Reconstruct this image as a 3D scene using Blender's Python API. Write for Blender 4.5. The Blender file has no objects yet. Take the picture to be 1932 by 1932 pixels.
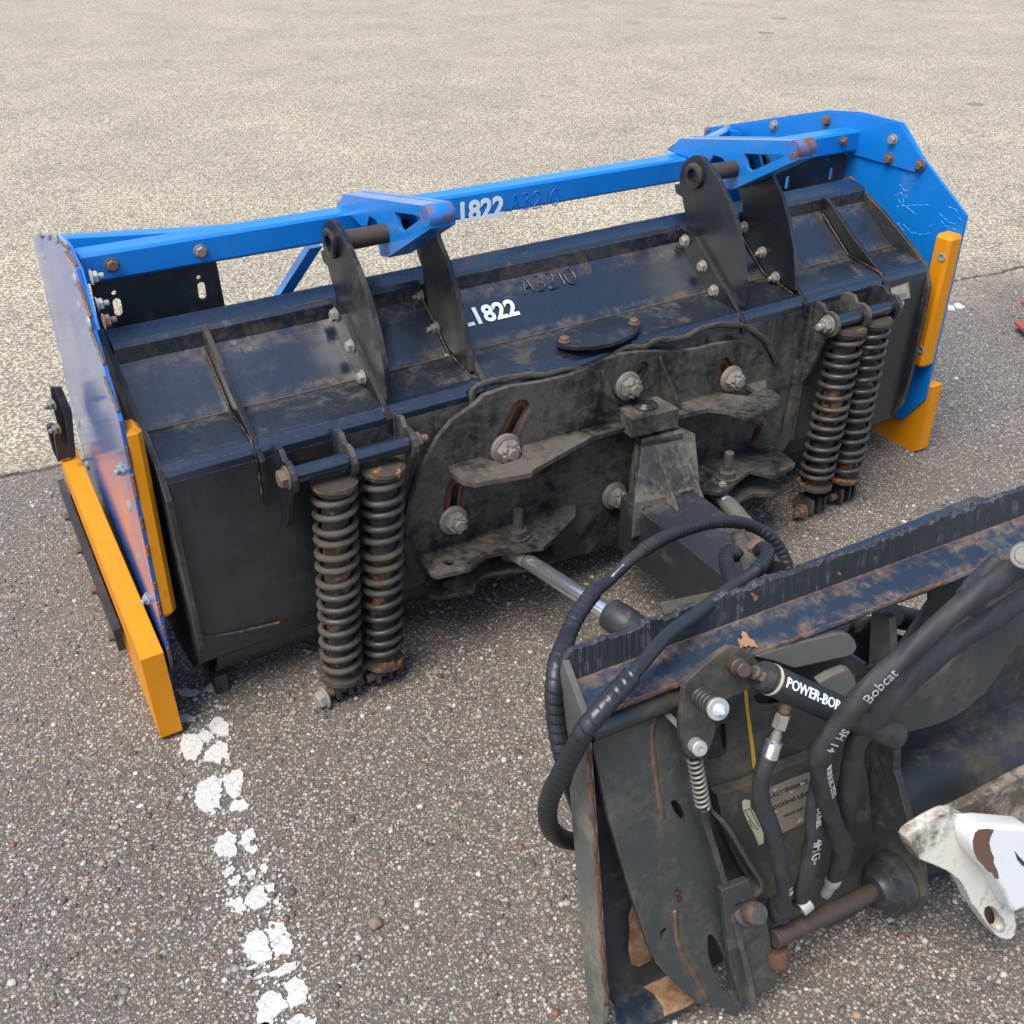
import bpy, bmesh, math, random
import numpy as np
from mathutils import Vector, Matrix
from mathutils.geometry import tessellate_polygon
random.seed(7); rng = np.random.default_rng(7)
R_ = math.radians
SC = bpy.context.scene
COL = SC.collection

# ------------------------------------------------------------------ camera
# world frame: X along the blade (left to right), Y away from the camera, Z up, ground at Z = 0
CAM = Vector((-1.386, -1.80, 1.65)); FPX = 1935.0
ROT = Matrix(((0.85544338, -0.28604028, 0.43173786), (-0.5178429, -0.46044723, 0.72099035), (-0.00743978, -0.8403388, -0.54201046)))
cd = bpy.data.cameras.new('camera'); cam = bpy.data.objects.new('camera', cd); COL.objects.link(cam)
cd.sensor_width = 36; cd.lens = FPX / 1932 * 36; cd.clip_start = 0.02; cd.clip_end = 400
cr, cu, cb = ROT @ Vector((1, 0, 0)), ROT @ Vector((0, -1, 0)), ROT @ Vector((0, 0, -1))
cam.matrix_world = Matrix(((cr[0], cu[0], cb[0], CAM[0]), (cr[1], cu[1], cb[1], CAM[1]), (cr[2], cu[2], cb[2], CAM[2]), (0, 0, 0, 1)))
SC.camera = cam
SC.render.resolution_x = SC.render.resolution_y = 1024
# ------------------------------------------------------------------ sky, sun, exposure
w = bpy.data.worlds.new('World'); SC.world = w; w.use_nodes = True
nt = w.node_tree; bg = nt.nodes['Background']
sky = nt.nodes.new('ShaderNodeTexSky'); sky.sky_type = 'NISHITA'; sky.sun_disc = False
SUN_EL, SUN_AZ = R_(62), R_(-110)      # azimuth from +Y towards +X
sky.sun_elevation = SUN_EL; sky.sun_rotation = SUN_AZ
sky.air_density = 1.0; sky.dust_density = 1.2; sky.ozone_density = 1.0
nt.links.new(sky.outputs[0], bg.inputs[0]); bg.inputs[1].default_value = 0.115
sl = bpy.data.lights.new('sun', 'SUN'); sun = bpy.data.objects.new('sun', sl); COL.objects.link(sun)
sl.energy = 2.0; sl.angle = R_(38); sl.color = (1.0, 0.935, 0.815)
sd = Vector((math.sin(SUN_AZ) * math.cos(SUN_EL), math.cos(SUN_AZ) * math.cos(SUN_EL), math.sin(SUN_EL)))
sun.rotation_euler = sd.to_track_quat('Z', 'Y').to_euler()
vs = SC.view_settings; vs.view_transform = 'Standard'; vs.look = 'None'; vs.gamma = 1; vs.use_curve_mapping = False
vs.exposure = 1.34
SC.render.engine = 'CYCLES'
cy = SC.cycles; cy.max_bounces = 5; cy.diffuse_bounces = 2; cy.glossy_bounces = 3; cy.transmission_bounces = 1; cy.use_adaptive_sampling = True; cy.adaptive_threshold = .02; cy.caustics_reflective = False; cy.caustics_refractive = False

# ------------------------------------------------------------------ measuring helpers
# Every measured point of the photograph is turned into a point on the real plane its part lies in.
def zf(x0, y0, s): return lambda x, y: ((x0 + s * x) / 1.5652, (y0 + s * y) / 1.5652)
ID = lambda x, y: (x, y)
A = zf(80, 600, .3623); B = zf(80, 1250, .5178); C_ = zf(700, 550, .4141); D_ = zf(800, 1150, .4918)
E_ = zf(1400, 900, .5176); F_ = zf(1900, 300, .5176); G_ = zf(1500, 1400, .5176); H_ = zf(1550, 1800, .3882)
I_ = zf(2000, 1400, .53); J_ = zf(1950, 1850, .4142); K_ = zf(2450, 1700, .3106); L_ = zf(1650, 2350, .3623)
M_ = zf(2200, 2300, .4265); N_ = zf(450, 1950, .556); O_ = zf(2500, 750, .3365); P_ = zf(0, 1150, .4658)
Q1 = zf(300, 1000, .3623); Q2 = zf(500, 1750, .4141); Q3 = zf(2300, 1150, .2588); Q4 = zf(1400, 500, .3623); Q5 = zf(2600, 1900, .3624)
def plane_pt(z, x, y, n, d):
    px, py = z(x, y); r = ROT @ Vector((px - 966, py - 966, FPX)); n = Vector(n)
    return CAM + r * ((d - n.dot(CAM)) / n.dot(r))
def PX(z, x, y, v): return plane_pt(z, x, y, (1, 0, 0), v)
def PY(z, x, y, v): return plane_pt(z, x, y, (0, 1, 0), v)
def PZ(z, x, y, v): return plane_pt(z, x, y, (0, 0, 1), v)
# frame of the coupler plate at the front of the loader: QR along it, QU up, QN towards the loader
QT = Vector((-.756, -.905, .70)); _s, _t = R_(6), R_(11)
QR = Vector((math.cos(_s), -math.sin(_s), 0)); _f = Vector((math.sin(_s), math.cos(_s), 0))
QU = Vector((0, 0, math.cos(_t))) + _f * math.sin(_t); QN = QR.cross(QU)
def PQ(z, x, y, wd): return plane_pt(z, x, y, QN, QN.dot(QT) + wd)
def Q(u, v, wd): return QT + QR * u - QU * v + QN * wd
def many(f, z, pts, v): return [f(z, x, y, v) for x, y in pts]

# ------------------------------------------------------------------ materials
def newmat(name):
    m = bpy.data.materials.new(name); m.use_nodes = True; t = m.node_tree
    b = t.nodes['Principled BSDF']; return m, t, b
def N(t, kind, **kw):
    n = t.nodes.new(kind)
    for k, v in kw.items():
        if k.startswith('i_'): n.inputs[int(k[2:]) if k[2:].isdigit() else k[2:]].default_value = v
        else: setattr(n, k, v)
    return n
def lk(t, a, b): t.links.new(a, b)
def noise(t, pos, scale, detail=4, rough=.6, dist=0):
    n = N(t, 'ShaderNodeTexNoise'); n.inputs['Scale'].default_value = scale; n.inputs['Detail'].default_value = detail
    n.inputs['Roughness'].default_value = rough; n.inputs['Distortion'].default_value = dist
    lk(t, pos, n.inputs['Vector']); return n.outputs['Fac']
def ramp(t, src, a, b, c0=0, c1=1):
    n = N(t, 'ShaderNodeMapRange'); n.clamp = True
    lk(t, src, n.inputs[0]); n.inputs[1].default_value = a; n.inputs[2].default_value = b; n.inputs[3].default_value = c0; n.inputs[4].default_value = c1
    return n.outputs[0]
def mul(t, a, b, op='MULTIPLY'):
    n = N(t, 'ShaderNodeMath', operation=op)
    for i, s in enumerate((a, b)):
        if isinstance(s, (int, float)): n.inputs[i].default_value = s
        else: lk(t, s, n.inputs[i])
    n.use_clamp = op in ('ADD',); return n.outputs[0]
def mix(t, f, a, b):
    n = N(t, 'ShaderNodeMix', data_type='RGBA')
    if isinstance(f, (int, float)): n.inputs[0].default_value = f
    else: lk(t, f, n.inputs[0])
    for i, s in ((6, a), (7, b)):
        if isinstance(s, tuple): n.inputs[i].default_value = (*s, 1) if len(s) == 3 else s
        else: lk(t, s, n.inputs[i])
    return n.outputs[2]
def scaled(t, pos, v):
    n = N(t, 'ShaderNodeVectorMath', operation='MULTIPLY'); lk(t, pos, n.inputs[0]); n.inputs[1].default_value = v; return n.outputs[0]

def metal(name, base, rough=.4, base2=None, dust=.4, dustcol=(.11, .085, .06), rust=.2, rustcol=(.17, .055, .018), wear=.5,
          bump=.25, bscale=350, spec=.5, coat=0, metallic=0, streak=0, wearcol=None, dscale=6, xmask=None, bands=(), bandcol=(.085, .060, .040), band_op=.8):
    m, t, b = newmat(name)
    g = N(t, 'ShaderNodeNewGeometry'); pos = g.outputs['Position']
    col = mix(t, noise(t, pos, 9, 5), base, base2 or tuple(c * 1.7 for c in base))
    # dust film, heavier where the noise clumps
    d1 = noise(t, pos, dscale, 5, .7, .4); d2 = noise(t, pos, 60, 4, .75)
    d3 = noise(t, pos, 2.6, 3, .5)
    dsum = mul(t, mul(t, mul(t, d1, .50), mul(t, d2, .22), 'ADD'), mul(t, d3, .28), 'ADD')
    dm = ramp(t, dsum, .60 - .26 * dust, .70 - .22 * dust)
    if xmask:
        sx_ = N(t, 'ShaderNodeSeparateXYZ'); lk(t, pos, sx_.inputs[0]); ax_ = N(t, 'ShaderNodeMath', operation='ABSOLUTE'); lk(t, mul(t, sx_.outputs[0], -.08, 'ADD'), ax_.inputs[0]); ax_.inputs[0].links[0].from_node.use_clamp = False
        xm = mul(t, ramp(t, mul(t, ax_.outputs[0], mul(t, d1, .35), 'SUBTRACT'), xmask[0], xmask[1], 1, xmask[2]), 1.0); dm = mul(t, dm, xm)
    if streak:
        st = noise(t, scaled(t, pos, (60, 60, 2.5)), 1.0, 4, .6)
        sk = mul(t, ramp(t, st, .35, .62), streak)
        dm = mul(t, dm, mul(t, sk, xm) if xmask else sk, 'ADD')
    dmf = mul(t, dm, min(1, .35 + dust * .65))
    col = mix(t, dmf, col, mix(t, d2, tuple(c * .6 for c in dustcol), tuple(c * 1.5 for c in dustcol)))
    # rust blooms
    r1 = noise(t, pos, 13, 6, .72, .6); rc = mix(t, noise(t, pos, 90, 5, .7), tuple(c * .35 for c in rustcol), tuple(c * 2.0 for c in rustcol))
    rm = ramp(t, r1, .80 - .33 * rust, .84 - .30 * rust)
    if bands: r1b = noise(t, pos, 17, 5, .65, .5)
    for (p_, q_, wd_) in bands:
        p_, q_ = Vector(p_), Vector(q_); L_b = (q_ - p_).length; dv = (q_ - p_).normalized()
        sb_ = N(t, 'ShaderNodeVectorMath', operation='SUBTRACT'); lk(t, pos, sb_.inputs[0]); sb_.inputs[1].default_value = p_
        cr2 = N(t, 'ShaderNodeVectorMath', operation='CROSS_PRODUCT'); lk(t, sb_.outputs[0], cr2.inputs[0]); cr2.inputs[1].default_value = dv
        ln2 = N(t, 'ShaderNodeVectorMath', operation='LENGTH'); lk(t, cr2.outputs[0], ln2.inputs[0])
        dt2 = N(t, 'ShaderNodeVectorMath', operation='DOT_PRODUCT'); lk(t, sb_.outputs[0], dt2.inputs[0]); dt2.inputs[1].default_value = dv
        wv = mul(t, ln2.outputs['Value'], mul(t, d2, wd_ * 1.3), 'SUBTRACT'); wv.node.use_clamp = False
        bm_ = mul(t, ramp(t, wv, wd_ * .1, wd_ * .75, 1, 0), mul(t, ramp(t, dt2.outputs['Value'], -.02, .01), ramp(t, dt2.outputs['Value'], L_b - .01, L_b + .02, 1, 0)))
        bm_ = mul(t, bm_, ramp(t, mul(t, mul(t, r1b, .6), mul(t, d2, .4), 'ADD'), .44, .60)); col = mix(t, mul(t, bm_, band_op), col, mix(t, d2, tuple(c * .5 for c in bandcol), tuple(c * 1.5 for c in bandcol)))
    # worn edges, from the real curvature of the part
    bv = None
    if wear: bv = N(t, 'ShaderNodeBevel'); bv.samples = 2; bv.inputs['Radius'].default_value = .003
    em = 0.0
    if wear:
        dt = N(t, 'ShaderNodeVectorMath', operation='DOT_PRODUCT'); lk(t, bv.outputs[0], dt.inputs[0]); lk(t, g.outputs['True Normal'], dt.inputs[1])
        em = ramp(t, dt.outputs['Value'], .995, .93)
        em = mul(t, em, ramp(t, noise(t, pos, 45, 6, .75), .66 - .3 * wear, .70 - .28 * wear))
        col = mix(t, mul(t, em, min(1, wear * 1.6)), col, wearcol or rc)
    col = mix(t, rm, col, rc)
    lk(t, col, b.inputs['Base Color'])
    msk = mul(t, mul(t, dmf, rm, 'ADD'), mul(t, em, .8) if wear else 0.0, 'ADD')
    rg = ramp(t, msk, 0, .9, rough, .88)
    rg2 = mul(t, rg, ramp(t, mul(t, mul(t, d3, .6), mul(t, d1, .4), 'ADD'), .38, .62, .72, 1.45)); rg2.node.use_clamp = True
    lk(t, rg2, b.inputs['Roughness'])
    b.inputs['Metallic'].default_value = metallic; b.inputs['Specular IOR Level'].default_value = spec
    if coat: b.inputs['Coat Weight'].default_value = coat; b.inputs['Coat Roughness'].default_value = rough * .6
    hb = mul(t, noise(t, pos, bscale, 3, .6), mul(t, noise(t, pos, 45, 5, .7), 1.2), 'ADD')
    hb = mul(t, hb, mul(t, rm, .5), 'ADD')
    bp = N(t, 'ShaderNodeBump'); bp.inputs['Strength'].default_value = bump; bp.inputs['Distance'].default_value = .002
    lk(t, hb, bp.inputs['Height'])
    if bv: lk(t, bv.outputs[0], bp.inputs['Normal'])
    lk(t, bp.outputs[0], b.inputs['Normal'])
    return m
BLK = (.010, .012, .016)
M = {}
M['skin'] = metal('glossy_black_paint', (.005, .010, .019), .21, dust=.12, dustcol=(.07, .055, .04), rust=.12, wear=.45, bump=.30, bscale=170, spec=1.0, streak=.1, dscale=22,
    bands=(((-1.08, .285, .762), (1.09, .285, .762), .030), ((-1.08, .151, .668), (1.09, .151, .668), .020)))
M['shelf'] = metal('rough_black_paint', (.008, .010, .014), .38, dust=.42, dustcol=(.075, .062, .045), rust=.12, wear=.5, bump=1.0, bscale=260, spec=.75, dscale=12, bands=(((-1.08, .151, .668), (1.09, .151, .668), .020),))
M['dusty'] = metal('dusty_black_steel', (.005, .008, .012), .32, dust=.55, dustcol=(.085, .068, .048), rust=.10, wear=.55, bump=.75, bscale=150, spec=.85, streak=.6, xmask=(.42, .68, .12))
M['hitch'] = metal('grimy_hitch_steel', (.008, .009, .010), .42, dust=.64, dustcol=(.110, .092, .072), rust=.10, wear=.35, bump=.35, spec=.35)
M['lug'] = metal('lug_black_steel', (.007, .008, .009), .36, dust=.42, dustcol=(.085, .072, .052), rust=.08, wear=.5, bump=.35, spec=.5)
M['coup'] = metal('coupler_grey_steel', (.024, .029, .030), .42, base2=(.045, .050, .048), dust=.48, dustcol=(.115, .088, .060), rust=.36, rustcol=(.16, .075, .036), wear=.8, bump=.3, spec=.45)
M['coupr'] = metal('rust_mottled_steel', (.028, .030, .030), .45, base2=(.05, .05, .045), dust=.5, dustcol=(.12, .088, .058), rust=.52, rustcol=(.15, .07, .035), wear=.8, bump=.4, spec=.45)
M['coupdark'] = metal('coupler_dark_steel', (.014, .017, .020), .42, dust=.4, dustcol=(.09, .065, .045), rust=.22, wear=.4, bump=.3, spec=.4)
M['plate'] = metal('blue_black_plate', (.008, .014, .024), .34, dust=.34, dustcol=(.10, .08, .055), rust=.36, rustcol=(.24, .11, .05), wear=.6, bump=.4, spec=.6)
M['bar'] = metal('smooth_grey_bar', (.085, .088, .084), .5, base2=(.11, .108, .10), dust=.3, dustcol=(.14, .10, .07), rust=.1, wear=.5, bump=.15, spec=.5)
M['flange'] = metal('worn_pale_flange', (.055, .06, .058), .5, base2=(.12, .115, .10), dust=.55, dustcol=(.19, .165, .125), rust=.25, rustcol=(.2, .09, .04), wear=.8, bump=.4, spec=.5)
M['noser'] = metal('rust_worn_nose', (.004, .125, .40), .4, dust=.1, rust=1.0, rustcol=(.13, .055, .03), wear=.9, bump=.5, spec=.4)
M['lugworn'] = metal('edge_rusted_black_plate', (.012, .013, .015), .45, dust=.4, dustcol=(.12, .10, .07), rust=.16, wear=.95, rustcol=(.24, .13, .06), bump=.35, spec=.5)
M['seam'] = metal('brown_weld_seam', (.10, .065, .045), .65, base2=(.075, .055, .042), dust=.5, dustcol=(.15, .11, .075), rust=.25, wear=0, bump=.7)
M['post'] = metal('dusty_post_steel', (.012, .012, .012), .48, dust=.62, dustcol=(.13, .11, .085), rust=.12, wear=.6, wearcol=(.12, .15, .18), bump=.35, spec=.5, streak=.3)
M['rustpatch'] = metal('layered_orange_rust', (.17, .075, .028), .85, base2=(.075, .04, .025), dust=.62, dustcol=(.26, .17, .10), rust=.55, rustcol=(.11, .045, .02), wear=0, bump=1.0, bscale=120, dscale=22)
M['ridge'] = metal('dirt_covered_weld', (.03, .026, .021), .9, dust=.6, dustcol=(.085, .07, .052), rust=0, wear=0, bump=1.0, bscale=120)
M['dustyb'] = metal('dust_coated_block', (.014, .013, .012), .55, dust=.85, dustcol=(.105, .09, .072), rust=.0, wear=.5, bump=.35, spec=.4)
M['lip'] = metal('torn_black_lip', (.012, .014, .018), .45, dust=.25, dustcol=(.09, .08, .065), rust=.15, wear=.55, wearcol=(.20, .19, .19), bump=.5, spec=.6)
M['rusty'] = metal('rusty_steel', (.06, .032, .02), .8, dust=.4, rust=.75, wear=.2, bump=.6, spec=.3)
M['slotrust'] = metal('orange_slot_rust', (.22, .085, .025), .75, base2=(.14, .05, .018), dust=.15, rust=.3, rustcol=(.28, .11, .03), wear=0, bump=.5)
M['lugdark'] = metal('clean_black_lug', (.006, .008, .011), .34, dust=.12, dustcol=(.14, .12, .09), rust=.05, wear=.5, bump=.3, spec=.7)
M['rustpin'] = metal('brown_rusted_pin', (.070, .044, .033), .55, base2=(.040, .032, .028), dust=.35, dustcol=(.12, .07, .045), rust=.30, wear=.0, bump=.3, spec=.4)
M['blue'] = metal('blue_paint', (.002, .145, .48), .34, base2=(.003, .175, .55), dust=.14, dustcol=(.10, .16, .26), rust=.10, wear=.45, bump=.10, bscale=120, spec=.45, coat=.08)
M['bluewear'] = metal('worn_blue_paint', (.004, .145, .46), .30, base2=(.01, .19, .54), dust=.25, dustcol=(.10, .16, .25), rust=.24, wear=.75, bump=.16, bscale=90, spec=.5, coat=.4)
M['bluegloss'] = metal('scraped_blue_paint', (.004, .075, .33), .16, base2=(.008, .09, .36), dust=.06, dustcol=(.22, .24, .26), rust=.04, wear=.85, bump=.06, bscale=60, spec=.6, coat=.35)
M['orange'] = metal('orange_plastic', (.60, .215, .002), .46, base2=(.64, .235, .003), dust=.22, dustcol=(.34, .13, .012), rust=0, wear=.5, wearcol=(.30, .14, .04), bump=.25, bscale=70, spec=.35, dscale=18)
M['spring'] = metal('spring_grey_steel', (.020, .020, .021), .42, base2=(.044, .040, .036), dust=.44, dustcol=(.095, .070, .048), rust=.36, rustcol=(.14, .075, .04), wear=.0, bump=.22, spec=.5)
M['sleeve'] = metal('spring_core_rust', (.035, .028, .022), .6, dust=.3, rust=.78, rustcol=(.30, .125, .040), wear=0, bump=.5, spec=.35, dscale=20)
M['galv'] = metal('dusty_zinc_bolt', (.34, .31, .27), .5, base2=(.22, .20, .175), dust=.35, dustcol=(.25, .20, .15), rust=.14, wear=0, bump=.2, metallic=.35)
M['zinc'] = metal('bright_zinc_bolt', (.40, .44, .48), .45, dust=.15, rust=.06, wear=0, bump=.15, metallic=.4)
M['castle'] = metal('grimy_castle_nut', (.34, .31, .27), .45, base2=(.15, .13, .11), dust=.3, dustcol=(.10, .08, .06), rust=.15, wear=0, bump=.8, bscale=160, metallic=.4)
M['rustbolt'] = metal('rusty_bolt', (.095, .060, .042), .65, dust=.2, rust=.45, rustcol=(.2, .08, .04), wear=0, bump=.5)
M['chrome'] = metal('chrome_rod', (.62, .64, .67), .13, dust=.0, rust=.0, wear=0, bump=.0, metallic=.92)
M['steelcap'] = metal('dull_steel', (.24, .24, .235), .55, dust=.35, dustcol=(.2, .16, .12), rust=.12, wear=0, bump=.15, metallic=.3)
M['armblk'] = metal('scuffed_black_arm', (.014, .015, .017), .45, dust=.38, dustcol=(.10, .085, .065), rust=.12, wear=.5, bump=.3, spec=.6)
M['rubber'] = metal('black_hose_wrap', (.010, .011, .014), .48, dust=.22, dustcol=(.06, .05, .04), rust=0, wear=0, bump=.12, spec=.55)
M['rubber2'] = metal('dusty_hose_wrap', (.03, .028, .026), .6, dust=.6, dustcol=(.10, .085, .07), rust=0, wear=0, bump=.15, spec=.4)
M['white'] = metal('white_paint', (.72, .72, .71), .30, base2=(.66, .66, .65), dust=.08, dustcol=(.45, .38, .28), rust=.0, wear=.4, wearcol=(.09, .045, .025), bump=.08, spec=.5)
M['whitedirty'] = metal('dirty_white_paint', (.66, .62, .54), .40, base2=(.60, .56, .48), dust=.26, dustcol=(.05, .034, .022), rust=.04, wear=.8, wearcol=(.05, .03, .02), bump=.12, spec=.5, dscale=60,
    bands=((PQ(M_, 1130, 440, .2), PQ(M_, 1500, 235, .2), .030), (PQ(M_, 1140, 470, .2), PQ(M_, 1230, 560, .2), .02)), bandcol=(.075, .05, .032), band_op=.9)
M['grimedirt'] = metal('grime_caked_paint', (.055, .042, .03), .6, base2=(.10, .08, .06), dust=.42, dustcol=(.42, .36, .27), rust=.1, wear=.2, bump=.8, bscale=60, spec=.5, dscale=16)
M['brown'] = metal('bare_brown_patch', (.09, .05, .032), .5, dust=.3, dustcol=(.05, .03, .02), rust=.1, wear=0, bump=.2)
M['ink'] = metal('white_lettering', (.50, .54, .56), .5, dust=0, rust=0, wear=0, bump=.05)
M['inkgrey'] = metal('worn_pale_lettering', (.36, .37, .38), .6, base2=(.18, .18, .18), dust=.3, dustcol=(.05, .05, .05), rust=0, wear=0, bump=.1, dscale=60)
M['inkdark'] = metal('dark_lettering', (.03, .028, .03), .6, dust=0, rust=0, wear=0, bump=0)
M['decal'] = metal('pale_sticker', (.52, .46, .34), .5, base2=(.42, .36, .26), dust=.3, rust=0, wear=.3, bump=.05)
M['decalgrey'] = metal('grimy_sticker', (.25, .21, .16), .55, base2=(.17, .145, .115), dust=.3, rust=0, wear=.2, bump=.05)
M['dirt'] = metal('caked_dirt', (.055, .045, .034), .95, dust=.5, dustcol=(.10, .082, .06), rust=0, wear=0, bump=1.0, bscale=120)
M['yellow'] = metal('yellow_drip', (.36, .21, .02), .5, dust=.2, rust=0, wear=0, bump=.1)
M['grease'] = metal('dark_red_grease', (.035, .004, .008), .12, dust=0, rust=0, wear=0, bump=.5, bscale=80, spec=.9)
M['flake'] = metal('bare_scab_rust', (.30, .19, .11), .8, base2=(.22, .10, .05), dust=0, rust=.2, wear=0, bump=.8)
M['stonem'] = metal('brown_stone', (.14, .10, .065), .8, dust=.2, rust=0, wear=0, bump=.6, bscale=60)
M['scuff'] = metal('pale_scratch', (.06, .26, .56), .6, dust=0, rust=0, wear=0, bump=0)
M['scuffbeige'] = metal('beige_scuff', (.46, .43, .30), .6, base2=(.36, .36, .30), dust=0, rust=0, wear=0, bump=.1)
M['red'] = metal('red_brown_paint', (.22, .045, .03), .5, dust=.3, rust=.3, wear=.4, bump=.2)

def sleeve_fabric():
    m, t, b = newmat('woven_hose_sleeve')
    uv = N(t, 'ShaderNodeUVMap'); sp = N(t, 'ShaderNodeSeparateXYZ'); lk(t, uv.outputs[0], sp.inputs[0])
    w1 = N(t, 'ShaderNodeMath', operation='SINE'); lk(t, mul(t, sp.outputs[0], 2 * math.pi / .0028), w1.inputs[0])
    w2 = N(t, 'ShaderNodeMath', operation='SINE'); lk(t, mul(t, sp.outputs[1], 2 * math.pi * 60), w2.inputs[0])
    g = N(t, 'ShaderNodeNewGeometry')
    h = mul(t, w1.outputs[0], mul(t, w2.outputs[0], .5), 'ADD')
    big = noise(t, g.outputs['Position'], 30, 4)
    col = mix(t, ramp(t, w1.outputs[0], -1, 1), (.010, .011, .013), (.030, .031, .034)); col = mix(t, ramp(t, big, .5, .75, 0, .5), col, (.06, .05, .04))
    lk(t, col, b.inputs['Base Color']); b.inputs['Roughness'].default_value = .62
    bp = N(t, 'ShaderNodeBump'); bp.inputs['Strength'].default_value = .5; bp.inputs['Distance'].default_value = .0008
    lk(t, h, bp.inputs['Height']); bp2 = N(t, 'ShaderNodeBump'); bp2.inputs['Strength'].default_value = .6; bp2.inputs['Distance'].default_value = .004
    lk(t, big, bp2.inputs['Height']); lk(t, bp.outputs[0], bp2.inputs['Normal']); lk(t, bp2.outputs[0], b.inputs['Normal'])
    return m
M['fabric'] = sleeve_fabric()

def asphalt():
    m, t, b = newmat('aggregate_asphalt')
    g = N(t, 'ShaderNodeNewGeometry'); pos = g.outputs['Position']
    sp = N(t, 'ShaderNodeSeparateXYZ'); lk(t, pos, sp.inputs[0])
    # paving joint: y = 1.42 - .109 (x + 1.34), wandering a little
    wob = mul(t, noise(t, scaled(t, pos, (1, 0, 0)), 3.0, 6, .7), .14)
    wob2 = mul(t, noise(t, scaled(t, pos, (1, 0, 0)), 40.0, 3, .6), .03)
    e = mul(t, mul(t, sp.outputs[0], .109), sp.outputs[1], 'ADD'); e.node.use_clamp = False
    s = N(t, 'ShaderNodeMath', operation='SUBTRACT'); lk(t, e, s.inputs[0]); s.inputs[1].default_value = 1.274 + .085
    s2 = N(t, 'ShaderNodeMath', operation='ADD'); lk(t, s.outputs[0], s2.inputs[0]); lk(t, wob, s2.inputs[1])
    s3 = N(t, 'ShaderNodeMath', operation='ADD'); lk(t, s2.outputs[0], s3.inputs[0]); lk(t, wob2, s3.inputs[1])
    edge = s3.outputs[0]
    far_s = ramp(t, edge, -.004, .03)
    en = N(t, 'ShaderNodeMath', operation='MULTIPLY_ADD'); lk(t, noise(t, pos, 3.5, 5, .65), en.inputs[0]); en.inputs[1].default_value = .9; lk(t, edge, en.inputs[2])
    fx = ramp(t, sp.outputs[0], 1.1, 2.3); far_m = N(t, 'ShaderNodeMix'); lk(t, fx, far_m.inputs[0]); lk(t, far_s, far_m.inputs[2]); lk(t, ramp(t, en.outputs[0], .10, .62), far_m.inputs[3]); far = far_m.outputs[0]
    big = noise(t, pos, 1.3, 5, .6)
    def stones(scale, thr_lo, thr_hi):
        v = N(t, 'ShaderNodeTexVoronoi', feature='F1'); v.inputs['Scale'].default_value = scale; v.inputs['Randomness'].default_value = 1
        lk(t, pos, v.inputs['Vector'])
        return v.outputs['Color'], ramp(t, v.outputs['Distance'], thr_lo, thr_hi, 1, 0)
    c1, m1 = stones(150, .36, .50); c2, m2 = stones(85, .26, .36); c3, m3 = stones(300, .3, .5)
    cf, mf_ = stones(84, .38, .60)
    def tone(c):
        sx = N(t, 'ShaderNodeSeparateColor'); lk(t, c, sx.inputs[0])
        cr_ = N(t, 'ShaderNodeValToRGB'); lk(t, sx.outputs[0], cr_.inputs[0]); r = cr_.color_ramp; r.interpolation = 'CONSTANT'
        cols = [(0, (.06, .056, .056)), (.12, (.13, .12, .11)), (.28, (.23, .213, .19)), (.44, (.30, .28, .25)), (.58, (.10, .11, .12)), (.68, (.38, .355, .315)), (.78, (.29, .205, .14)), (.84, (.20, .10, .07)), (.88, (.42, .40, .365)), (.96, (.55, .53, .50))]
        r.elements[0].position = 0; r.elements[0].color = (*cols[0][1], 1); r.elements[1].position = .12; r.elements[1].color = (*cols[1][1], 1)
        for p, cc in cols[2:]:
            el = r.elements.new(p); el.color = (*cc, 1)
        return cr_.outputs[0], sx.outputs[1]
    t1, g1 = tone(c1); t2, g2 = tone(c2); t3, g3 = tone(c3)
    tar = mix(t, noise(t, pos, 400, 3), (.036, .032, .029), (.115, .103, .092))
    col = mix(t, mul(t, m3, .75), tar, t3)
    col = mix(t, mul(t, m1, .95), col, t1)
    sel = ramp(t, g2, .52, .54); mm2 = mul(t, m2, sel)
    col = mix(t, mm2, col, t2)
    # the paving beyond the joint is worn to pale stone
    sf = N(t, 'ShaderNodeSeparateColor'); lk(t, cf, sf.inputs[0])
    pale = mix(t, .86, col, mix(t, mf_, (.21, .185, .145), mix(t, sf.outputs[1], (.44, .395, .31), (.76, .70, .57))))
    col = mix(t, far, col, pale)
    col = mix(t, ramp(t, big, .35, .7, 0, .30), col, (.10, .088, .075))
    col = mix(t, ramp(t, noise(t, pos, .55, 3, .5), .38, .62, 0, .16), col, (.20, .185, .165))
    stain = ramp(t, noise(t, pos, 2.3, 4, .7), .60, .72, 0, .35); col = mix(t, stain, col, (.07, .062, .055))
    # dark open crack at the joint, dirty patch to its right
    ab = N(t, 'ShaderNodeMath', operation='ABSOLUTE'); lk(t, edge, ab.inputs[0])
    cw = mul(t, ramp(t, noise(t, pos, 22, 4), .3, .7, .2, 1.0), .016)
    ck = N(t, 'ShaderNodeMath', operation='LESS_THAN'); lk(t, ab.outputs[0], ck.inputs[0]); lk(t, cw, ck.inputs[1])
    col = mix(t, mul(t, ck.outputs[0], .9), col, (.018, .015, .013))
    soil = mul(t, ramp(t, ab.outputs[0], .02, .22, 1, 0), ramp(t, noise(t, pos, 7, 6, .7), .40, .60))
    col = mix(t, mul(t, soil, .55), col, (.13, .105, .08))
    # far patched spots
    nsp = mul(t, noise(t, pos, 9, 3), .12)
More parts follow.
